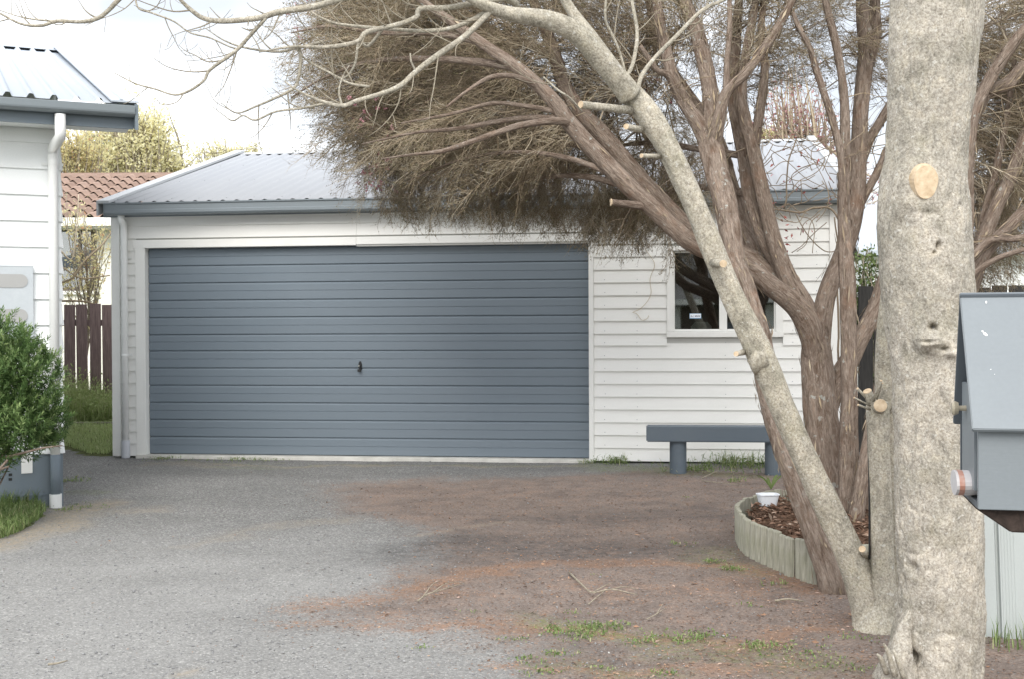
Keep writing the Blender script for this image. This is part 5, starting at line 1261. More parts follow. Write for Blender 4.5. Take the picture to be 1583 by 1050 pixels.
# weeds growing in the gravel
cl = []
for px, py, n_, sp, hh in ((950, 717, 70, .13, .11), (905, 717, 24, .08, .05), (1100, 726, 90, .45, .10), (1150, 722, 120, .22, .17), (1130, 716, 80, .2, .16), (1075, 728, 30, .12, .06), (905, 975, 80, .12, .035), (860, 978, 30, .06, .03), (925, 970, 60, .08, .04), (890, 985, 40, .1, .03), (790, 990, 14, .04, .025), (1055, 990, 35, .06, .04), (1075, 984, 25, .05, .04), (1185, 1000, 50, .08, .04), (990, 995, 20, .05, .04), (1015, 985, 14, .05, .04), (1130, 882, 26, .04, .05), (1105, 870, 20, .04, .04), (1050, 842, 14, .05, .03), (650, 1002, 10, .03, .025), (735, 948, 8, .04, .02), (890, 948, 10, .04, .025), (1160, 937, 8, .03, .04), (1200, 905, 14, .05, .05), (115, 745, 24, .08, .05), (130, 785, 30, .14, .04), (105, 790, 24, .06, .05), (245, 711, 30, .12, .04), (330, 712, 20, .2, .03), (380, 711, 40, .2, .04), (430, 712, 20, .15, .03), (820, 1020, 16, .06, .03), (870, 1012, 14, .06, .03), (1245, 1010, 30, .1, .03), (1300, 1030, 30, .12, .03), (1020, 1042, 14, .04, .04), (840, 1040, 20, .05, .03), (935, 1035, 12, .04, .03), (925, 890, 6, .03, .02), (1060, 770, 6, .04, .02), (1320, 985, 16, .08, .03), (1140, 745, 18, .06, .05)):
    hh *= .62 if py > 760 else 1.0; n_ = int(n_ * (.75 if py > 760 else 1)); g = G(px, py); a = rng.normal(size=(n_, 2)) * sp * np.array((.7, .55)) + g[:2]; cl.append(np.column_stack([a, np.full(n_, 0), rng.uniform(.5, 1.2, n_) * hh]))
cl = np.vstack(cl); V, Q, T = blades(cl[:, :3], cl[:, 3], .006, rng.uniform(.2, 1.0, len(cl)))
nl_ = len(cl) * 3; k = rng.integers(0, len(cl), nl_); C = cl[k, :3] + rng.normal(size=(nl_, 3)) * np.array((.018, .018, 0)) + np.column_stack([np.zeros((nl_, 2)), cl[k, 3] * rng.random(nl_) * .5]); LV, LT = diamonds(C, rng.normal(size=(nl_, 3)) * np.array((1, 1, .5)) + np.array((0, 0, .4)), rng.uniform(.012, .04, nl_) * np.minimum(1.2, cl[k, 3] / .05), .009)
o = link('gravel_weeds', mesh_np('gravel_weeds', np.vstack([V, LV]), Q, np.vstack([T, LT + len(V)]), M['grass'], False, {'var': np.concatenate([np.repeat(np.clip(rng.normal(.55, .25, len(cl)), 0, 1), 5), np.repeat(np.clip(rng.normal(.55, .2, nl_), 0, .9), 4)])})); tag(o, kind='stuff')

# ================================================================== LOOSE STONES AND LITTER ON THE DRIVE
oct_V = np.array([(1, 0, 0), (-1, 0, 0), (0, 1, 0), (0, -1, 0), (0, 0, 1), (0, 0, -1)], float); oct_T = np.array([(0, 2, 4), (2, 1, 4), (1, 3, 4), (3, 0, 4), (2, 0, 5), (1, 2, 5), (3, 1, 5), (0, 3, 5)])
ns = 30000
Y_ = 3.9 + 8.2 * rng.random(ns) ** 1.5; half = Y_ * .46; X_ = rng.uniform(-1, 1, ns) * half + .0
okm = (sample(litter, X_, Y_) < rng.random(ns) * 1.15 + .1); X_, Y_ = X_[okm], Y_[okm]; ns = len(X_)
s_ = rng.gamma(2.0, .0010, ns) + .0014
V = (oct_V[None] * rng.uniform(.6, 1.3, (ns, 6, 3)) * s_[:, None, None]) * np.array((1, 1, .7)); an = rng.random(ns) * 6.28; c, sn = np.cos(an)[:, None], np.sin(an)[:, None]
V = np.stack([V[..., 0] * c - V[..., 1] * sn + X_[:, None], V[..., 0] * sn + V[..., 1] * c + Y_[:, None], V[..., 2] + (sample(gz, X_, Y_) + s_ * .3)[:, None]], -1)
o = link('loose_gravel', mesh_np('loose_gravel', V.reshape(-1, 3), None, (oct_T[None] + np.arange(ns)[:, None, None] * 6).reshape(-1, 3), M['stone'], False, {'var': np.repeat(rng.beta(2, 2.2, ns), 6)})); tag(o, kind='stuff')
nf = 90000
Y_ = 3.9 + 8.0 * rng.random(nf) ** 1.35; X_ = rng.uniform(-1, 1, nf) * Y_ * .46
pr_ = sample(litter, X_, Y_) * .85 + sample(orange, X_, Y_) * .6 + .02; k = rng.random(nf) < pr_; X_, Y_ = X_[k], Y_[k]; nf = len(X_)
C = np.column_stack([X_, Y_, sample(gz, X_, Y_) + rng.uniform(.001, .008, nf)]); ln = rng.gamma(2.3, .0030, nf) + .005
V, T = diamonds(C, rng.normal(size=(nf, 3)) * np.array((1, 1, .16)), ln, ln * rng.uniform(.12, .5, nf), .25, nrm=rng.normal(size=(nf, 3)) * .35 + np.array((0, 0, 1.0)))
vr = np.clip(rng.beta(2, 2.4, nf) + .30 * (sample(orange, X_, Y_) > .35), 0, 1)
o = link('leaf_litter', mesh_np('leaf_litter', V, None, T, M['litter'], False, {'var': np.repeat(vr, 4)})); tag(o, kind='stuff')
def stick(label, runs, cat='twig'):
    b = G(*runs[0][0][0][:2]); r0 = empty('fallen_twig', b, 0, label, cat, 'fallen twigs lying on the driveway'); nb_ = NB()
    for run, w in runs:
        pts = np.array([G(p[0], p[1], .008 + (p[2] if len(p) > 2 else 0)) for p in run]); pts = catmull(pts, 4); nb_.tube(pts, np.linspace(w, w * .45, len(pts)), 6, .0012, 60, .4)
    nb_.build('twig', M['twig'], r0)
stick('forked pale fallen twig on the litter in the middle foreground', [([(880, 886), (900, 905, .01), (916, 917, .01), (945, 912, .02), (985, 920)], .0055), ([(910, 935), (925, 922, .01), (940, 910, .015)], .0035), ([(916, 917, .01), (938, 905, .03), (950, 902, .02)], .003), ([(945, 912, .02), (965, 908, .02), (985, 912)], .003)])
stick('bent dry fallen stick lying with brown brush left of the forked twig', [([(646, 930), (660, 920, .02), (685, 912, .03), (718, 902)], .0045), ([(655, 922, .02), (668, 905, .04), (680, 898, .03)], .003), ([(670, 916, .03), (690, 903, .04), (715, 900, .01)], .0028)])
stick('thin dark fallen twig on the litter right of the forked twig', [([(1000, 958), (1015, 950, .01), (1030, 940)], .003), ([(1015, 950, .01), (1026, 932, .02)], .0022)])
stick('thin fallen stick on the soil between the two leaning trunk feet', [([(1198, 930), (1220, 927, .01), (1243, 931)], .006)])
stick('long thin dry stem on the soil in front of the bench', [([(1085, 740), (1100, 733, .02), (1112, 727, .04)], .004), ([(1085, 744), (1120, 748, .005), (1150, 752)], .004)])
stick('short dark twig on the bare grey gravel near the bottom left', [([(75, 1028), (90, 1026, .006), (104, 1022)], .005)])

# ================================================================== BENCH
bd = 10.72
bl, br = P(999, 670, bd), P(1236, 670, bd)
bang = ga.a * .8
bench = empty('bench', (bl[0], bl[1], 0), bang, 'low dark blue-grey timber bench on two round posts against the garage wall', 'bench')
bw = float(np.linalg.norm((br - bl)[:2])); bt, bb_ = P(1050, 660.5, bd)[2], P(1050, 684, bd)[2]
MB().box(0, bw, 0, .24, bb_, bt).build('seat', M['bench'], bench, bevel=.010)
for px in (1048, 1193):
    x = (P(px, 700, bd)[0] - bl[0]) / math.cos(bang); c = MB(); c.cyl((x, .12), .074, -.02, bb_ - .001, 24); c.build('leg', M['bench'], bench)
    for sgn in (-1, 1): pass

# ================================================================== EDGED BED
epx = [(1262, 841), (1240, 834), (1222, 830), (1200, 821), (1173, 811), (1153, 800), (1144, 787), (1148, 776), (1172, 767), (1206, 759)]
ept = [G(a, b, .2)[:2] for a, b in epx]; ept = [ept[0] + np.array((.35, -.02))] + ept + [np.array((2.35, 8.25)), np.array((3.2, 8.2)), np.array((3.9, 8.0))]
path = catmull(np.array([(x, y, 0) for x, y in ept]), 12)
Lp = np.concatenate([[0], np.cumsum(np.linalg.norm(np.diff(path, axis=0), axis=1))])
edg = empty('garden_edging', (ept[3][0], ept[3][1], 0), 0, 'low curved edging of short weathered half-round timber posts round the mulched bed', 'garden edging')
s_ = .0; tpos = []
while s_ < Lp[-1]:
    w = random.uniform(.066, .092); x, y = np.interp(s_ + w / 2, Lp, path[:, 0]), np.interp(s_ + w / 2, Lp, path[:, 1])
    ht = .20 + random.uniform(-.006, .008)
    tn = np.array((np.interp(s_ + w, Lp, path[:, 0]) - x, np.interp(s_ + w, Lp, path[:, 1]) - y)); an = math.atan2(tn[1], tn[0])
    mb = MB(); n_ = 9; pf = [(w * .475 * math.cos(t), w * .36 * math.sin(t)) for t in np.linspace(0, math.pi, n_)]
    mb.poly([(a, b, -.03) for a, b in pf] + [(a * .98, b * .98, ht - .006) for a, b in pf] + [(a * .9, b * .9, ht) for a, b in pf],
            [(i, i + 1, n_ + i + 1, n_ + i) for i in range(n_ - 1)] + [(n_ + i, n_ + i + 1, 2 * n_ + i + 1, 2 * n_ + i) for i in range(n_ - 1)] + [(n_ - 1, 0, n_, 2 * n_ - 1), (2 * n_ - 1, n_, 2 * n_, 3 * n_ - 1), tuple(range(2 * n_, 3 * n_))])
    o = link('edging_post', mb.mesh('edging_post', M['logwood']), edg, (x - ept[3][0], y - ept[3][1], 0)); o.rotation_euler = (random.uniform(-.02, .02), random.uniform(-.025, .025), an)
    s_ += w
bed_poly = [tuple(p[:2]) for p in path[::4]] + [(3.9, 6.2), (2.2, 6.0)]
a = np.array(bed_poly); X_, Y_ = np.meshgrid(np.arange(1.2, 4.0, .06), np.arange(5.9, 8.6, .06)); ok = inside(X_, Y_, bed_poly)
Z_ = .145 + .035 * (fbm2(X_ * 6, Y_ * 6) - .5); ny_, nx_ = X_.shape; I = (np.arange(ny_ - 1)[:, None] * nx_ + np.arange(nx_ - 1)[None]); kp_ = ok[:-1, :-1] & ok[1:, 1:] & ok[:-1, 1:] & ok[1:, :-1]; kp_ &= seg_dist(X_, Y_, [tuple(p[:2]) for p in path])[:-1, :-1] > .03; 
kp_ = kp_ & ~((X_[:-1, :-1] > 1.75) & (Y_[:-1, :-1] < 6.35 + 0 * X_[:-1, :-1]) )
I = I[kp_]
tag(link('mulch_bed', mesh_np('mulch_bed', np.stack([X_, Y_, Z_], -1).reshape(-1, 3), np.stack([I, I + 1, I + nx_ + 1, I + nx_], -1), None, M['mulch'], True)), kind='structure')
xy = inpoly(bed_poly, 5200); ok = (seg_dist(xy[:, 0], xy[:, 1], [tuple(p[:2]) for p in path]) > .04) & ~((xy[:, 0] > 1.75) & (xy[:, 1] < 6.38)); xy = xy[ok]; n = len(xy)
ln = rng.uniform(.02, .06, n); V, T = diamonds(np.column_stack([xy, np.full(n, .158) + rng.random(n) * .025]), rng.normal(size=(n, 3)) * np.array((1, 1, .22)), ln, ln * rng.uniform(.25, .5, n), .3, nrm=rng.normal(size=(n, 3)) * .4 + np.array((0, 0, 1.0)))
tag(link('bark_chips', mesh_np('bark_chips', V, None, T, M['chip'], False, {'var': np.repeat(rng.random(n), 4)})), kind='stuff')
# plastic tub
tp = P(1187, 777, 7.72); tub = empty('plastic_tub', (tp[0], tp[1], .165), .1, 'small translucent white plastic tub sitting on the bark mulch', 'tub')
mb = MB(); n_ = 28
def rr_(a, b, r=.3): return [(a * np.sign(math.cos(t)) * abs(math.cos(t)) ** .55, b * np.sign(math.sin(t)) * abs(math.sin(t)) ** .55) for t in np.linspace(0, 2 * math.pi, n_, endpoint=False)]
rings = [(rr_(.052, .040), 0.0), (rr_(.066, .052), .066), (rr_(.071, .057), .067), (rr_(.071, .057), .073), (rr_(.063, .049), .072), (rr_(.050, .038), .004)]
pts = [(x, y, z) for r, z in rings for x, y in r]
mb.poly(pts, [(k * n_ + i, k * n_ + (i + 1) % n_, (k + 1) * n_ + (i + 1) % n_, (k + 1) * n_ + i) for k in range(5) for i in range(n_)] + [tuple(range(n_))[::-1], tuple(range(5 * n_, 6 * n_))])
mb.build('tub_body', M['tubwhite'], tub, smooth_=False)
# strap leaved plant behind it
pb = G(1192, 757, .14); pl = empty('strap_leaf_plant', pb, 0, 'small bright green strap-leaved plant beside the white plastic tub', 'plant')
for k in range(7):
    a = random.uniform(-1.2, 1.2); l = random.uniform(.12, .2); d = np.array((math.sin(a), random.uniform(-.5, .3), 0)); t = np.linspace(0, 1, 6)[:, None]
    mid = d * t * l * .7 + np.array((0, 0, 1.0)) * (t - .45 * t ** 2.2) * l; sd_ = np.array((math.cos(a), 0, 0)) * .010; w = np.sin(np.pi * np.linspace(.12, 1, 6))[:, None] ** .6
    V = np.vstack([mid - sd_ * w, mid + sd_ * w, mid + np.array((0, .003, -.004))]); i = np.arange(5)
    Q = np.vstack([np.stack([i, i + 12, i + 13, i + 1], -1), np.stack([i + 12, i + 6, i + 7, i + 13], -1)])
    link('leaf', mesh_np('leaf', V, Q, None, M['grass'], True, {'var': np.full(len(V), .45 + .04 * k)}), pl)

# ================================================================== LETTERBOX
ld = 2.12
la = -math.radians(13)
lo = P(1484, 452, ld)
lbx = empty('letterbox', (lo[0], lo[1], 0), la, 'blue-grey wooden gable-roofed letterbox on a post at the right edge', 'letterbox')
zr_ = lo[2]; W_ = .40
fa, fb = -.15, .10
ze1 = P(1507, 666, ld - .165)[2]
mb = MB(); sl = (zr_ - ze1) / (0 - fa); t_ = .010
def slab(x0, x1, ya, za, yb, zb_, t):
    d = np.array((yb - ya, zb_ - za)); d = d / np.linalg.norm(d); n_ = np.array((-d[1], d[0])) * t
    return [(ya, za), (yb, zb_), (yb - n_[0], zb_ - n_[1]), (ya - n_[0], za - n_[1])]
mb.prism(slab(0, W_, fa, ze1, .004, zr_ + .001, t_)[::-1], 0, W_); mb.build('roof_panel', M['mailbox'], lbx, bevel=.0015)
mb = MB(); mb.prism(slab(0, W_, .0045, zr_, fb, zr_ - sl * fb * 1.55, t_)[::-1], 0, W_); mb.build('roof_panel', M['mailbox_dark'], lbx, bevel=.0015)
zb1 = P(1508, 789, ld - .13)[2]
yF = fa + .022
zin = ze1 + .012
mb = MB(); mb.box(.012, W_ - .012, yF, yF + .012, zb1, zin); mb.build('front_board', M['mailbox'], lbx, bevel=.001)
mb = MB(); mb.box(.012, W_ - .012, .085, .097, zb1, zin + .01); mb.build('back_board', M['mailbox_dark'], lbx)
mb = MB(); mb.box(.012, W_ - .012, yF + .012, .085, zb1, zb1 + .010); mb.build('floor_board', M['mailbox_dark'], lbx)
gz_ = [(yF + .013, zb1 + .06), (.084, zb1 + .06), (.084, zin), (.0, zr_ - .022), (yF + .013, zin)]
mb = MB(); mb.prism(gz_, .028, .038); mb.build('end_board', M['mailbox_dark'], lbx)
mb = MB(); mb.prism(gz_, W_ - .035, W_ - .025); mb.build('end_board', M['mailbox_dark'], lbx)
zd0, zd1 = P(1495, 748, ld)[2], P(1495, 593, ld)[2]
mb = MB(); mb.box(.010, .024, yF + .030, .055, zd0, zd1); dr_ = mb.build('door_flap', M['mailbox'], lbx, bevel=.001)
kz = P(1478, 632, ld)[2]
kb = MB(); kb.tube([(.010, .0, kz), (-.004, .0, kz)], [.005, .004], 12); kb.tube([(-.003, .0, kz), (-.010, .0, kz), (-.014, .0, kz)], [.010, .013, .010], 16)
M['brass'] = N('dull_brass', 0.4).color((0.36, 0.32, 0.24, 1)).m
kb.build('knob', M['brass'], dr_)
zpb = P(1560, 821, ld - .10)[2]
mb = MB(); xa = .055; mb.poly([(xa - .045, yF + .02, zb1 - .001), (W_ - .02, yF + .02, zb1 - .001), (W_ - .02, .07, zb1 - .001), (xa - .045, .07, zb1 - .001), (xa + .01, yF + .02, zpb), (W_ - .06, yF + .02, zpb), (W_ - .06, .07, zpb), (xa + .01, .07, zpb)], [(0, 1, 2, 3), (7, 6, 5, 4), (4, 5, 1, 0), (5, 6, 2, 1), (6, 7, 3, 2), (7, 4, 0, 3)])
mb.build('bearer', M['postwood'], lbx, bevel=.002)
MB().box(.17, .26, -.055, .035, -.1, zpb - .001).build('post', M['postwood'], lbx, bevel=.003)
# bird droppings
M['dropping'] = N('bird_dropping', 0.7).color((0.78, 0.79, 0.77, 1)).m
mb = MB()
for px, py, a, b, an in ((1523, 516, .0045, .0025, -.9), (1519, 512, .0022, .0016, -.9), (1524, 467, .0028, .0014, 1.4), (1532, 573, .002, .001, .4), (1538, 580, .0018, .0009, .9)):
    p = P(px, py, ld - .05); lx = (p[0] - lo[0]) * math.cos(la) + (p[1] - lo[1]) * math.sin(la)
    u_ = np.array((math.cos(an), math.sin(an)))
    # on the slope: solve local y along the roof for this sight line
    best = None
    for yy in np.linspace(fa, 0, 200):
        zz = zr_ + .001 + sl * (yy - .004); wp = np.array((lo[0] + lx * math.cos(la) - yy * math.sin(la), lo[1] + lx * math.sin(la) + yy * math.cos(la), zz)); rd = np.array(ray(px, py)); rd = rd / rd[1] * wp[1]; e = abs(rd[2] + CAMZ - zz)
        if best is None or e < best[0]: best = (e, yy, rd[0])
    yy = best[1]; xw = best[2]; lx = (xw - lo[0] + yy * math.sin(la)) / math.cos(la)
    nn = np.array((0, -sl, 1.0)) / math.hypot(sl, 1); tt = np.array((0, 1.0, sl)) / math.hypot(sl, 1); c_ = np.array((lx, yy, zr_ + .001 + sl * (yy - .004))) + nn * .0012
    ring = [c_ + np.array((1, 0, 0)) * (a * math.cos(t) * u_[0] - b * math.sin(t) * u_[1]) + tt * (a * math.cos(t) * u_[1] + b * math.sin(t) * u_[0]) for t in np.linspace(0, 2 * math.pi, 14, endpoint=False)]
    mb = MB(); mb.poly(ring + [c_ + nn * .001], [(i, (i + 1) % 14, 14) for i in range(14)]); mb.build('bird_dropping', M['dropping'], lbx)

# rolled newspaper
npx = empty('newspaper', (lo[0], lo[1], 0), la, 'folded paper with a red-brown band sticking out of the letterbox', 'newspaper')
zn0, zn1 = zb1 + .0105, zb1 + .052
M['paper'] = paint('newsprint', (0.50, 0.48, 0.48, 1), 0.8, 0.25, 40)
M['paperprint'] = paint('red_brown_print', (0.36, 0.17, 0.12, 1), 0.7, 0.6, 60, (1, 1, 1), (0.5, 0.42, 0.38, 1))
mb = MB(); oval = [(-.030 + .046 * math.cos(t), (zn0 + zn1) / 2 + (zn1 - zn0) / 2 * math.sin(t)) for t in np.linspace(0, 2 * math.pi, 20, endpoint=False)]
mb.prism([(y, z) for y, z in oval], -.014, .20); mb.build('rolled_paper', M['paper'], npx)
mb = MB(); mb.prism([(-.030 + (y + .030) * 1.02, (zn0 + zn1) / 2 + (z - (zn0 + zn1) / 2) * 1.02) for y, z in oval], -.0095, -.001); mb.build('printed_band', M['paperprint'], npx)

# ================================================================== RIBBED STEEL FENCE AT THE RIGHT
sf = P(1521, 1000, 5.1)
sfe = empty('steel_fence', (sf[0], sf[1], 0), -math.radians(16), 'pale grey-green ribbed steel fence panel standing behind the letterbox', 'fence')
prof = []; x = 0.0
while x < 2.2:
    for dx, dy in ((0, 0), (.055, 0), (.060, .018), (.068, .018), (.073, 0)): prof.append((x + dx, dy))
    for k in range(5): prof += [(x + .073 + .006 + k * .012, 0), (x + .073 + .009 + k * .012, -.0018), (x + .073 + .012 + k * .012, 0)]
    x += .15
mb = MB(); zt_ = 1.02; n_ = len(prof)
mb.poly([(a, b, -.02) for a, b in prof] + [(a - .035, b, zt_) for a, b in prof], [(i, i + 1, n_ + i + 1, n_ + i) for i in range(n_ - 1)])
mb.poly([(a, b + .002, -.02) for a, b in prof] + [(a - .035, b + .002, zt_) for a, b in prof], [(i + 1, i, n_ + i, n_ + i + 1) for i in range(n_ - 1)])
mb.build('panel', M['steelfence'], sfe)
MB().box(-.05, 2.2, -.012, .03, zt_ + .001, zt_ + .05).build('top_rail', M['steelfence'], sfe)
MB().box(-.055, -.006, .0, .05, -.05, zt_).build('post', M['steelfence'], sfe)
xy = np.column_stack([rng.uniform(sf[0] - .05, sf[0] + .2, 60), rng.uniform(sf[1] - .25, sf[1] - .05, 60)]); grass('fence_foot_grass', xy, (.03, .13), .005, (.1, .5))

# ================================================================== PALING FENCES
def paling_fence(name, label, x0, x1, Y, top, w, gap, mat, ang=0.0, rails=True):
    r0 = empty(name, (x0, Y, 0), ang, label, 'fence'); x = 0.0; mesh = MB().box(0, w, -.012, .008, .06, top).mesh('paling', mat, .002)
    while x < x1 - x0:
        o = link('paling', mesh, r0, (x, random.uniform(-.003, .003), random.uniform(-.012, .012))); o.rotation_euler = (0, random.uniform(-.006, .006), 0); x += w + gap
    for z in (.35, top - .30): MB().box(-.05, x1 - x0 + .05, .0125, .06, z, z + .085).build('rail', mat, r0)
    return r0
fx = P(99, 540, 17.2)[0]; ft = P(140, 470, 17.2)[2]
pitch = (P(160, 500, 17.2)[0] - P(100, 500, 17.2)[0]) / 3
paling_fence('paling_fence', 'dark purple-brown paling fence seen between the house and the garage', fx - 4 * pitch, fx + 8 * pitch, 17.2, ft, pitch * .84, pitch * .16, M['fencewood'])
fx0 = ga.o + ga.u * (sR + .15)
paling_fence('black_fence', 'dark paling fence running on from the right end of the garage', fx0[0], fx0[0] + 5.6, fx0[1] + .5, P(1540, 443, 12.0)[2], .14, .018, M['blackfence'], -.06)

# ================================================================== TILE ROOFED HOUSE BEHIND
th_o = P(60, 340, 24.0)
thz = P(140, 338, 23.4)[2]; thr = P(140, 273, 27.0)[2]
th = empty('tile_roofed_house', (-13.0, 24.0, 0), 0, 'cream house with a red-brown tiled roof behind the fence, left of the garage', 'house')
toX = lambda px, Y: P(px, 300, Y)[0] + 13.0
MB().box(-2, 9.0, 0, 6.0, 0, thz - .12).build('wall', M['cream'], th)
MB().box(-2.3, 9.3, -.62, -.5, thz - .13, thz + .03).build('gutter', M['trim'], th)
MB().box(-2.3, 9.3, -.5, .0, thz - .16, thz - .13).build('soffit', M['trim'], th)
w0, w1 = toX(96, 24), toX(148, 24); wz0, wz1 = P(120, 449, 24)[2], P(120, 350, 24)[2]
wf = MB(); wf.box(w0 - .3, w1, -.04, 0, wz0, wz0 + .07).box(w0 - .3, w1, -.04, 0, wz1 - .07, wz1).box(w1 - .09, w1, -.04, 0, wz0 + .07, wz1 - .07).box(w0 - .3, w0 - .2, -.04, 0, wz0 + .07, wz1 - .07).box(w0 + .32, w0 + .38, -.04, 0, wz0 + .07, wz1 - .07)
wo_ = wf.build('window', M['brownframe'], th)
MB().box(w0 - .25, w1 - .05, -.018, -.012, wz0 + .05, wz1 - .05).build('pane', M['glass'], wo_)
MB().box(w0 - .25, w1 - .05, -.006, -.002, wz0 + .05, wz1 - .05).build('dark_backing', M['interior'], wo_)  # dark sheet standing in for the unlit room behind the glass
MB().box(w0 - .4, w1 + .06, -.07, 0, wz0 - .07, wz0 - .002).build('sill', M['trim'], wo_)
# tiles: wavy courses
run_y, run_z = 3.6, thr - thz; nr = 10; cw = .27
def tile_mesh():
    n_ = 9; xs = np.linspace(0, cw, n_); zz = .048 * np.sin(xs / cw * 2 * math.pi); dy, dz = run_y / nr * 1.12, run_z / nr * 1.12
    V = np.vstack([np.stack([xs, np.zeros(n_), zz + .080], -1), np.stack([xs, np.full(n_, dy), zz + dz + .015], -1), np.stack([xs, np.zeros(n_), zz + .055], -1)]); i = np.arange(n_ - 1)
    return mesh_np('roof_tile', V, np.vstack([np.stack([i, i + 1, n_ + i + 1, n_ + i], -1), np.stack([2 * n_ + i, 2 * n_ + i + 1, i + 1, i], -1)]), None, M['tile'], True)
tm = tile_mesh(); xa, xb = toX(80, 28.2), toX(262, 24)
deck = MB(); deck.poly([(-2.3, -.55, thz - .02), (9.3, -.55, thz - .02), (9.3, -.55 + run_y, thz + run_z - .02), (-2.3, -.55 + run_y, thz + run_z - .02), (-2.3, -.55 + 2 * run_y, thz - .02), (9.3, -.55 + 2 * run_y, thz - .02)], [(0, 1, 2, 3), (3, 2, 5, 4)])
deck.build('roof', M['tile'], th)
cnt = 0
for r in range(nr):
    x = xa - (r % 2) * 0
    while x < xb and cnt < 299:
        link('roof_tile', tm, th, (x, -.56 + r * run_y / nr, thz + .0 + r * run_z / nr)); x += cw; cnt += 1
MB().prism([(run_y - .55 - .12, thz + run_z - .02), (run_y - .55, thz + run_z + .10), (run_y - .55 + .12, thz + run_z - .02)][::-1], -2.3, 9.3).build('ridge_cap', M['tile'], th)

# ================================================================== TREES BEHIND
def leafy_tree(name, label, base, blobs, leaf, mat, nl_, twig_n=160, trunk_r=.12, cat='tree', lsize=(.05, .1), up=.3, tm_='twig'):
    r0 = empty(name, base, 0, label, cat, {'spring_tree': 'yellow leafing trees behind the roofs', 'bush': 'bushes behind the garage'}.get(name)); nb_ = NB()
    C = np.array([P(*b[:3]) for b in blobs]); RR = np.array([(b[3] * b[2] / F, b[3] * b[2] / F * .8, b[4] * b[2] / F) for b in blobs]); w = np.array([b[3] * b[4] for b in blobs], float); w /= w.sum()
    top = C.mean(0); tr = catmull(np.array([base, base * .5 + top * .5 + np.array((.1, 0, 0)), top]), 6); nb_.tube(tr, np.linspace(trunk_r, trunk_r * .35, len(tr)), 10, .02, 8, .2)
    nb_.build('trunk', M['teabark'], r0); nb_ = NB(); ends = []
    for i in range(twig_n):
        k = rng.choice(len(blobs), p=w); q = unit(rng.normal(size=3)) * rng.random() ** .35; e = C[k] + q * RR[k]; s0_ = tr[rng.integers(len(tr) // 3, len(tr))]; ln = np.linalg.norm(e - s0_)
        pts = catmull(np.array([s0_, s0_ * .45 + e * .55 + np.array((0, 0, -.06 * ln)) + rng.normal(size=3) * .06 * ln, e]), 4); nb_.tube(pts, np.linspace(.006 + .012 * ln * trunk_r / .12, .004, len(pts)), 4); ends.append(pts)
    nb_.build('branches', M[tm_], r0, kind='stuff')
    per = nl_ // twig_n; Cc = []
    for pts in ends:
        t = rng.random(per) ** .6; idx = t * (len(pts) - 1); i = np.minimum(idx.astype(int), len(pts) - 2); f = (idx - i)[:, None]; Cc.append(pts[i] * (1 - f) + pts[i + 1] * f + rng.normal(size=(per, 3)) * np.mean(RR) * .16 * t[:, None])
    Cc = np.vstack(Cc); L = rng.uniform(*lsize, len(Cc)); V, T = diamonds(Cc, rng.normal(size=(len(Cc), 3)) + np.array((0, 0, up)), L, L * leaf)
    link('crown', mesh_np('crown', V - rootloc(r0), None, T, M[mat], False, {'var': np.repeat(np.clip(rng.normal(.5, .25, len(Cc)), 0, 1), 4)}), r0, None, 'stuff')
    return r0
Y1 = 38.0
leafy_tree('spring_tree', 'pale yellow spring-leafed tree rising behind the tiled roof beside the garage ridge', np.array((P(215, 400, Y1)[0], Y1, 0)), [(200, 175, Y1, 50, 42), (225, 220, Y1, 72, 45), (180, 235, Y1, 75, 45), (275, 240, Y1, 45, 26), (155, 190, Y1, 40, 40), (240, 180, Y1, 32, 36)], .5, 'yellowleaf', 21000, 260, .3, lsize=(.07, .16))
leafy_tree('spring_tree', 'shorter yellow-green leafing tree close behind the white house corner', np.array((P(110, 400, 33)[0], 33, 0)), [(112, 250, 33, 50, 50), (140, 225, 33, 40, 40), (100, 215, 33, 40, 30)], .5, 'saplingleaf', 8000, 110, .2, lsize=(.05, .12))
leafy_tree('spring_tree', 'yellow leafing tree top showing above the white house roof ridge', np.array((P(-20, 300, 30)[0], 30, 0)), [(-5, 82, 30, 30, 14), (-60, 70, 30, 50, 40), (80, 88, 30, 14, 14)], .5, 'yellowleaf', 2200, 90, .2, lsize=(.07, .14))
leafy_tree('spring_tree', 'low bare-topped hedge tree with thin upright twigs behind the garage ridge end', np.array((P(390, 400, 42)[0], 42, 0)), [(345, 243, 42, 40, 12), (390, 232, 42, 35, 18), (330, 225, 42, 40, 25)], .5, 'yellowleaf', 2600, 130, .15, lsize=(.08, .16))
sp_b = np.array((P(120, 500, 18.2)[0], 18.2, 0))
spl = leafy_tree('sapling', 'spindly sapling with coppery and yellow-green leaves in front of the tiled house', sp_b, [(130, 340, 18.2, 40, 40), (155, 380, 18.2, 30, 50), (115, 420, 18.2, 40, 45), (150, 440, 18.2, 35, 30), (110, 320, 18.2, 25, 35)], .42, 'saplingleaf', 1300, 50, .02, lsize=(.03, .075))
b = NB()
for px in ([(80, 440, 18, 5), (110, 430, 18, 5), (130, 405, 18, 5), (160, 375, 18, 4), (178, 350, 18, 3)], [(85, 405, 18, 5), (105, 418, 18, 4), (130, 430, 18, 4), (170, 425, 18, 3)], [(90, 465, 18, 5), (130, 465, 18, 4), (150, 472, 18, 3)], [(88, 380, 18, 4), (110, 400, 18, 4), (118, 360, 18, 3), (122, 300, 18, 2)]):
    pts, r = smooth_path(px, 5); b.tube(wob(pts, .008), r * .7, 5)
b.build('branch', M['teatwig'], spl)
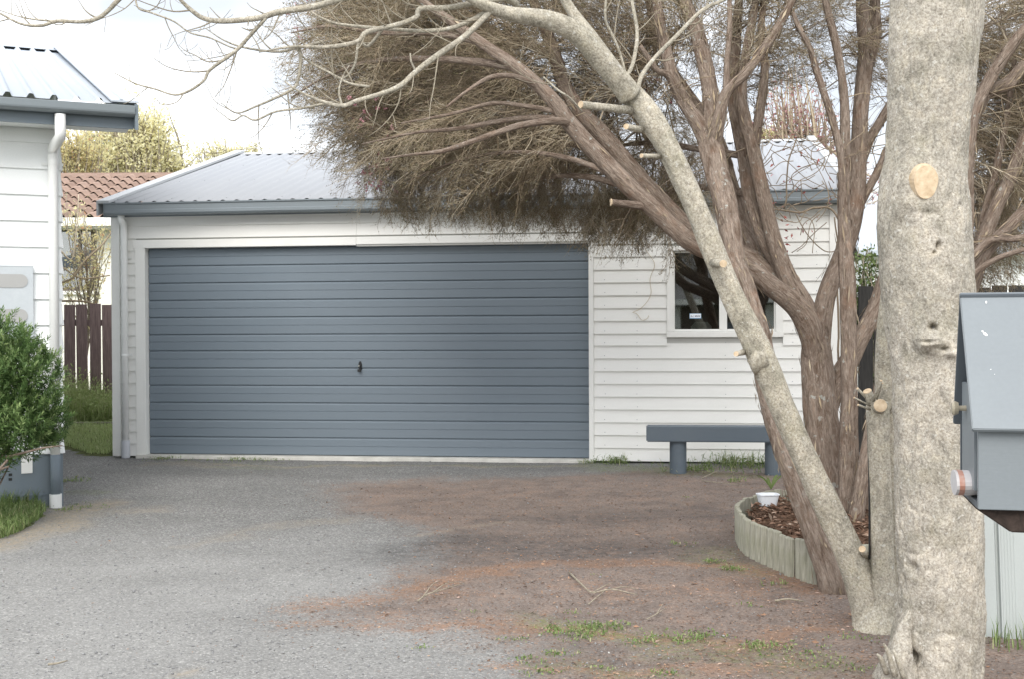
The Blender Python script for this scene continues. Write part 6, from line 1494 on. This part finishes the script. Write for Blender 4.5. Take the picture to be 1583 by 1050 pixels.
# right hand background
leafy_tree('budding_tree', 'thin tree with pinkish buds seen through the stems above the garage roof', np.array((P(1240, 400, 24)[0], 24, 0)), [(1230, 150, 24, 60, 80), (1270, 200, 24, 50, 60), (1200, 190, 24, 40, 60), (1340, 300, 24, 60, 70)], .45, 'pinktwigleaf', 3200, 170, .1, lsize=(.05, .11), tm_='teatwig')
leafy_tree('bush', 'yellow-green bush top just above the garage ridge at the right', np.array((P(1180, 400, 26)[0], 26, 0)), [(1178, 205, 26, 14, 16), (1205, 206, 26, 10, 10)], .5, 'yellowleaf', 1500, 50, .08, 'bush', lsize=(.06, .12))
leafy_tree('bush', 'green leafy bush in the gap right of the garage corner', np.array((P(1340, 500, 14)[0], 14, 0)), [(1340, 400, 14, 26, 40), (1330, 470, 14, 30, 50), (1365, 520, 14, 40, 60)], .45, 'darkgreen', 3500, 80, .04, 'bush', lsize=(.04, .09))
nh = empty('white_outbuilding', (P(1350, 430, 21)[0], 21, 0), -.1, 'white-walled low building with pale roof beyond the dark fence on the right', 'building')
zz = P(1540, 395, 21)[2]
MB().box(0, 9, 0, 4, 0, zz).build('wall', M['housewhite'], nh)
MB().prism([(-.4, zz), (2, zz + 1.0), (4.4, zz), (4.4, zz + .08), (2, zz + 1.08), (-.4, zz + .08)][::-1], -.3, 9.3).build('roof', M['roofpale'], nh)

# ================================================================== VINE ON THE GARAGE CORNER
vb = ga.o + ga.u * (sR + .05) - ga.w * .35
vine = empty('vine', vb, 0, 'tangle of bare reddish vine stems with a few red leaves at the garage right corner', 'vine')
b = NB(); vd = 10.9
for px in ([(1296, 560, vd, 6), (1294, 420, vd, 6), (1290, 330, vd, 6), (1262, 318, vd, 6), (1235, 327, vd, 5), (1215, 328, vd, 5), (1190, 322, vd, 3)], [(1212, 322, vd, 5), (1214, 280, vd, 4), (1222, 230, vd, 4), (1246, 160, vd, 3), (1262, 110, vd, 2)], [(1230, 330, vd, 3), (1250, 362, vd, 3), (1275, 382, vd, 3), (1296, 386, vd, 2)],
           [(1290, 335, vd, 4), (1297, 380, vd, 5), (1300, 330, vd, 4), (1285, 300, vd, 3), (1255, 312, vd, 2)], [(1205, 285, vd, 2), (1250, 262, vd, 2), (1300, 235, vd, 2)], [(1190, 230, vd, 2), (1240, 270, vd, 2), (1290, 300, vd, 2)], [(1180, 190, vd, 2), (1230, 210, vd, 2), (1260, 250, vd, 2), (1286, 310, vd, 2)], [(1215, 240, vd, 2), (1260, 220, vd, 2), (1300, 215, vd, 2)]):
    pts, r = smooth_path(px, 7); b.tube(wob(pts, .04, 5, px[0][0]), r * .6, 5, var=.15)
for i in range(46):
    x, y = rng.uniform(1190, 1295), rng.uniform(200, 345); a = rng.random() * 6.28; px = [(x, y, vd + rng.uniform(-.2, .15), 2)]
    for k in range(4): a += rng.normal() * .6; px.append((px[-1][0] + 18 * math.cos(a), px[-1][1] + 18 * math.sin(a), px[-1][2] + rng.normal() * .03, 1.8))
    pts, r = smooth_path(px, 4); b.tube(pts, r * .7, 4, var=rng.random() * .4)
b.build('stems', M['teatwig'], vine)
C = np.array([P(rng.uniform(1190, 1300), rng.uniform(200, 400), vd) for _ in range(60)]); V, T = diamonds(C, rng.normal(size=(60, 3)), .045, .02); link('leaves', mesh_np('leaves', V - rootloc(vine), None, T, M['redvineleaf'], False, {'var': np.repeat(rng.random(60), 4)}), vine, None, 'stuff')
# dry tendril on the wall by the window
tb = ga.o + ga.u * X(1000) - ga.w * .04
td = empty('dry_tendril', tb + np.array((0, 0, 0)), 0, 'thin dry tendril hanging down the white boards left of the window', 'tendril')
b = NB()
for px in ([(985, 360), (1000, 388), (1012, 408), (1005, 430), (1006, 455), (992, 475), (978, 482)], [(978, 482), (985, 485), (992, 494), (1000, 492), (1003, 487)]):
    pts = []
    for a, c in px:
        s_, z_ = ga.at(a, c, -.035); pts.append(ga.o + ga.u * s_ - ga.w * .035 + np.array((0, 0, z_)))
    pts = catmull(np.array(pts), 6); b.tube(pts, np.full(len(pts), .0028), 5)
b.build('tendril_stem', M['teatwig'], td)
# cord hanging beside the cut stem
b = NB(); pts, r = smooth_path([(1341, 640, 5.25, 3), (1343, 700, 5.25, 3), (1344, 780, 5.25, 3), (1344, 865, 5.25, 3)], 6); b.tube(pts, r, 6); hr = empty('cord', P(1344, 865, 5.25), 0, 'thin dark cord hanging straight down beside the sawn upright stem', 'cord'); b.build('cord_strand', M['black'], hr)

# ================================================================== HOUSE ACROSS THE DRIVE (behind the camera, mirrored in the garage window)
oh = empty('neighbour_house', (-3.0, -21, 0), .75, 'low dark-roofed house across the drive, mirrored in the garage window', 'house')
MB().box(-8, 9, -6, 0, -.3, 2.25).build('wall', M['darkbrick'], oh)
MB().box(-8.6, 9.6, .52, .64, 2.05, 2.24).build('gutter', M['trim'], oh)
MB().prism([(.6, 2.25), (-3, 4.3), (-6.6, 2.25)], -8.6, 9.6).build('roof', M['darkroof'], oh)
MB().box(-2, 0, .001, .05, .9, 2.0).box(3, 5.5, .001, .05, .9, 2.0).build('window', M['trim'], oh)
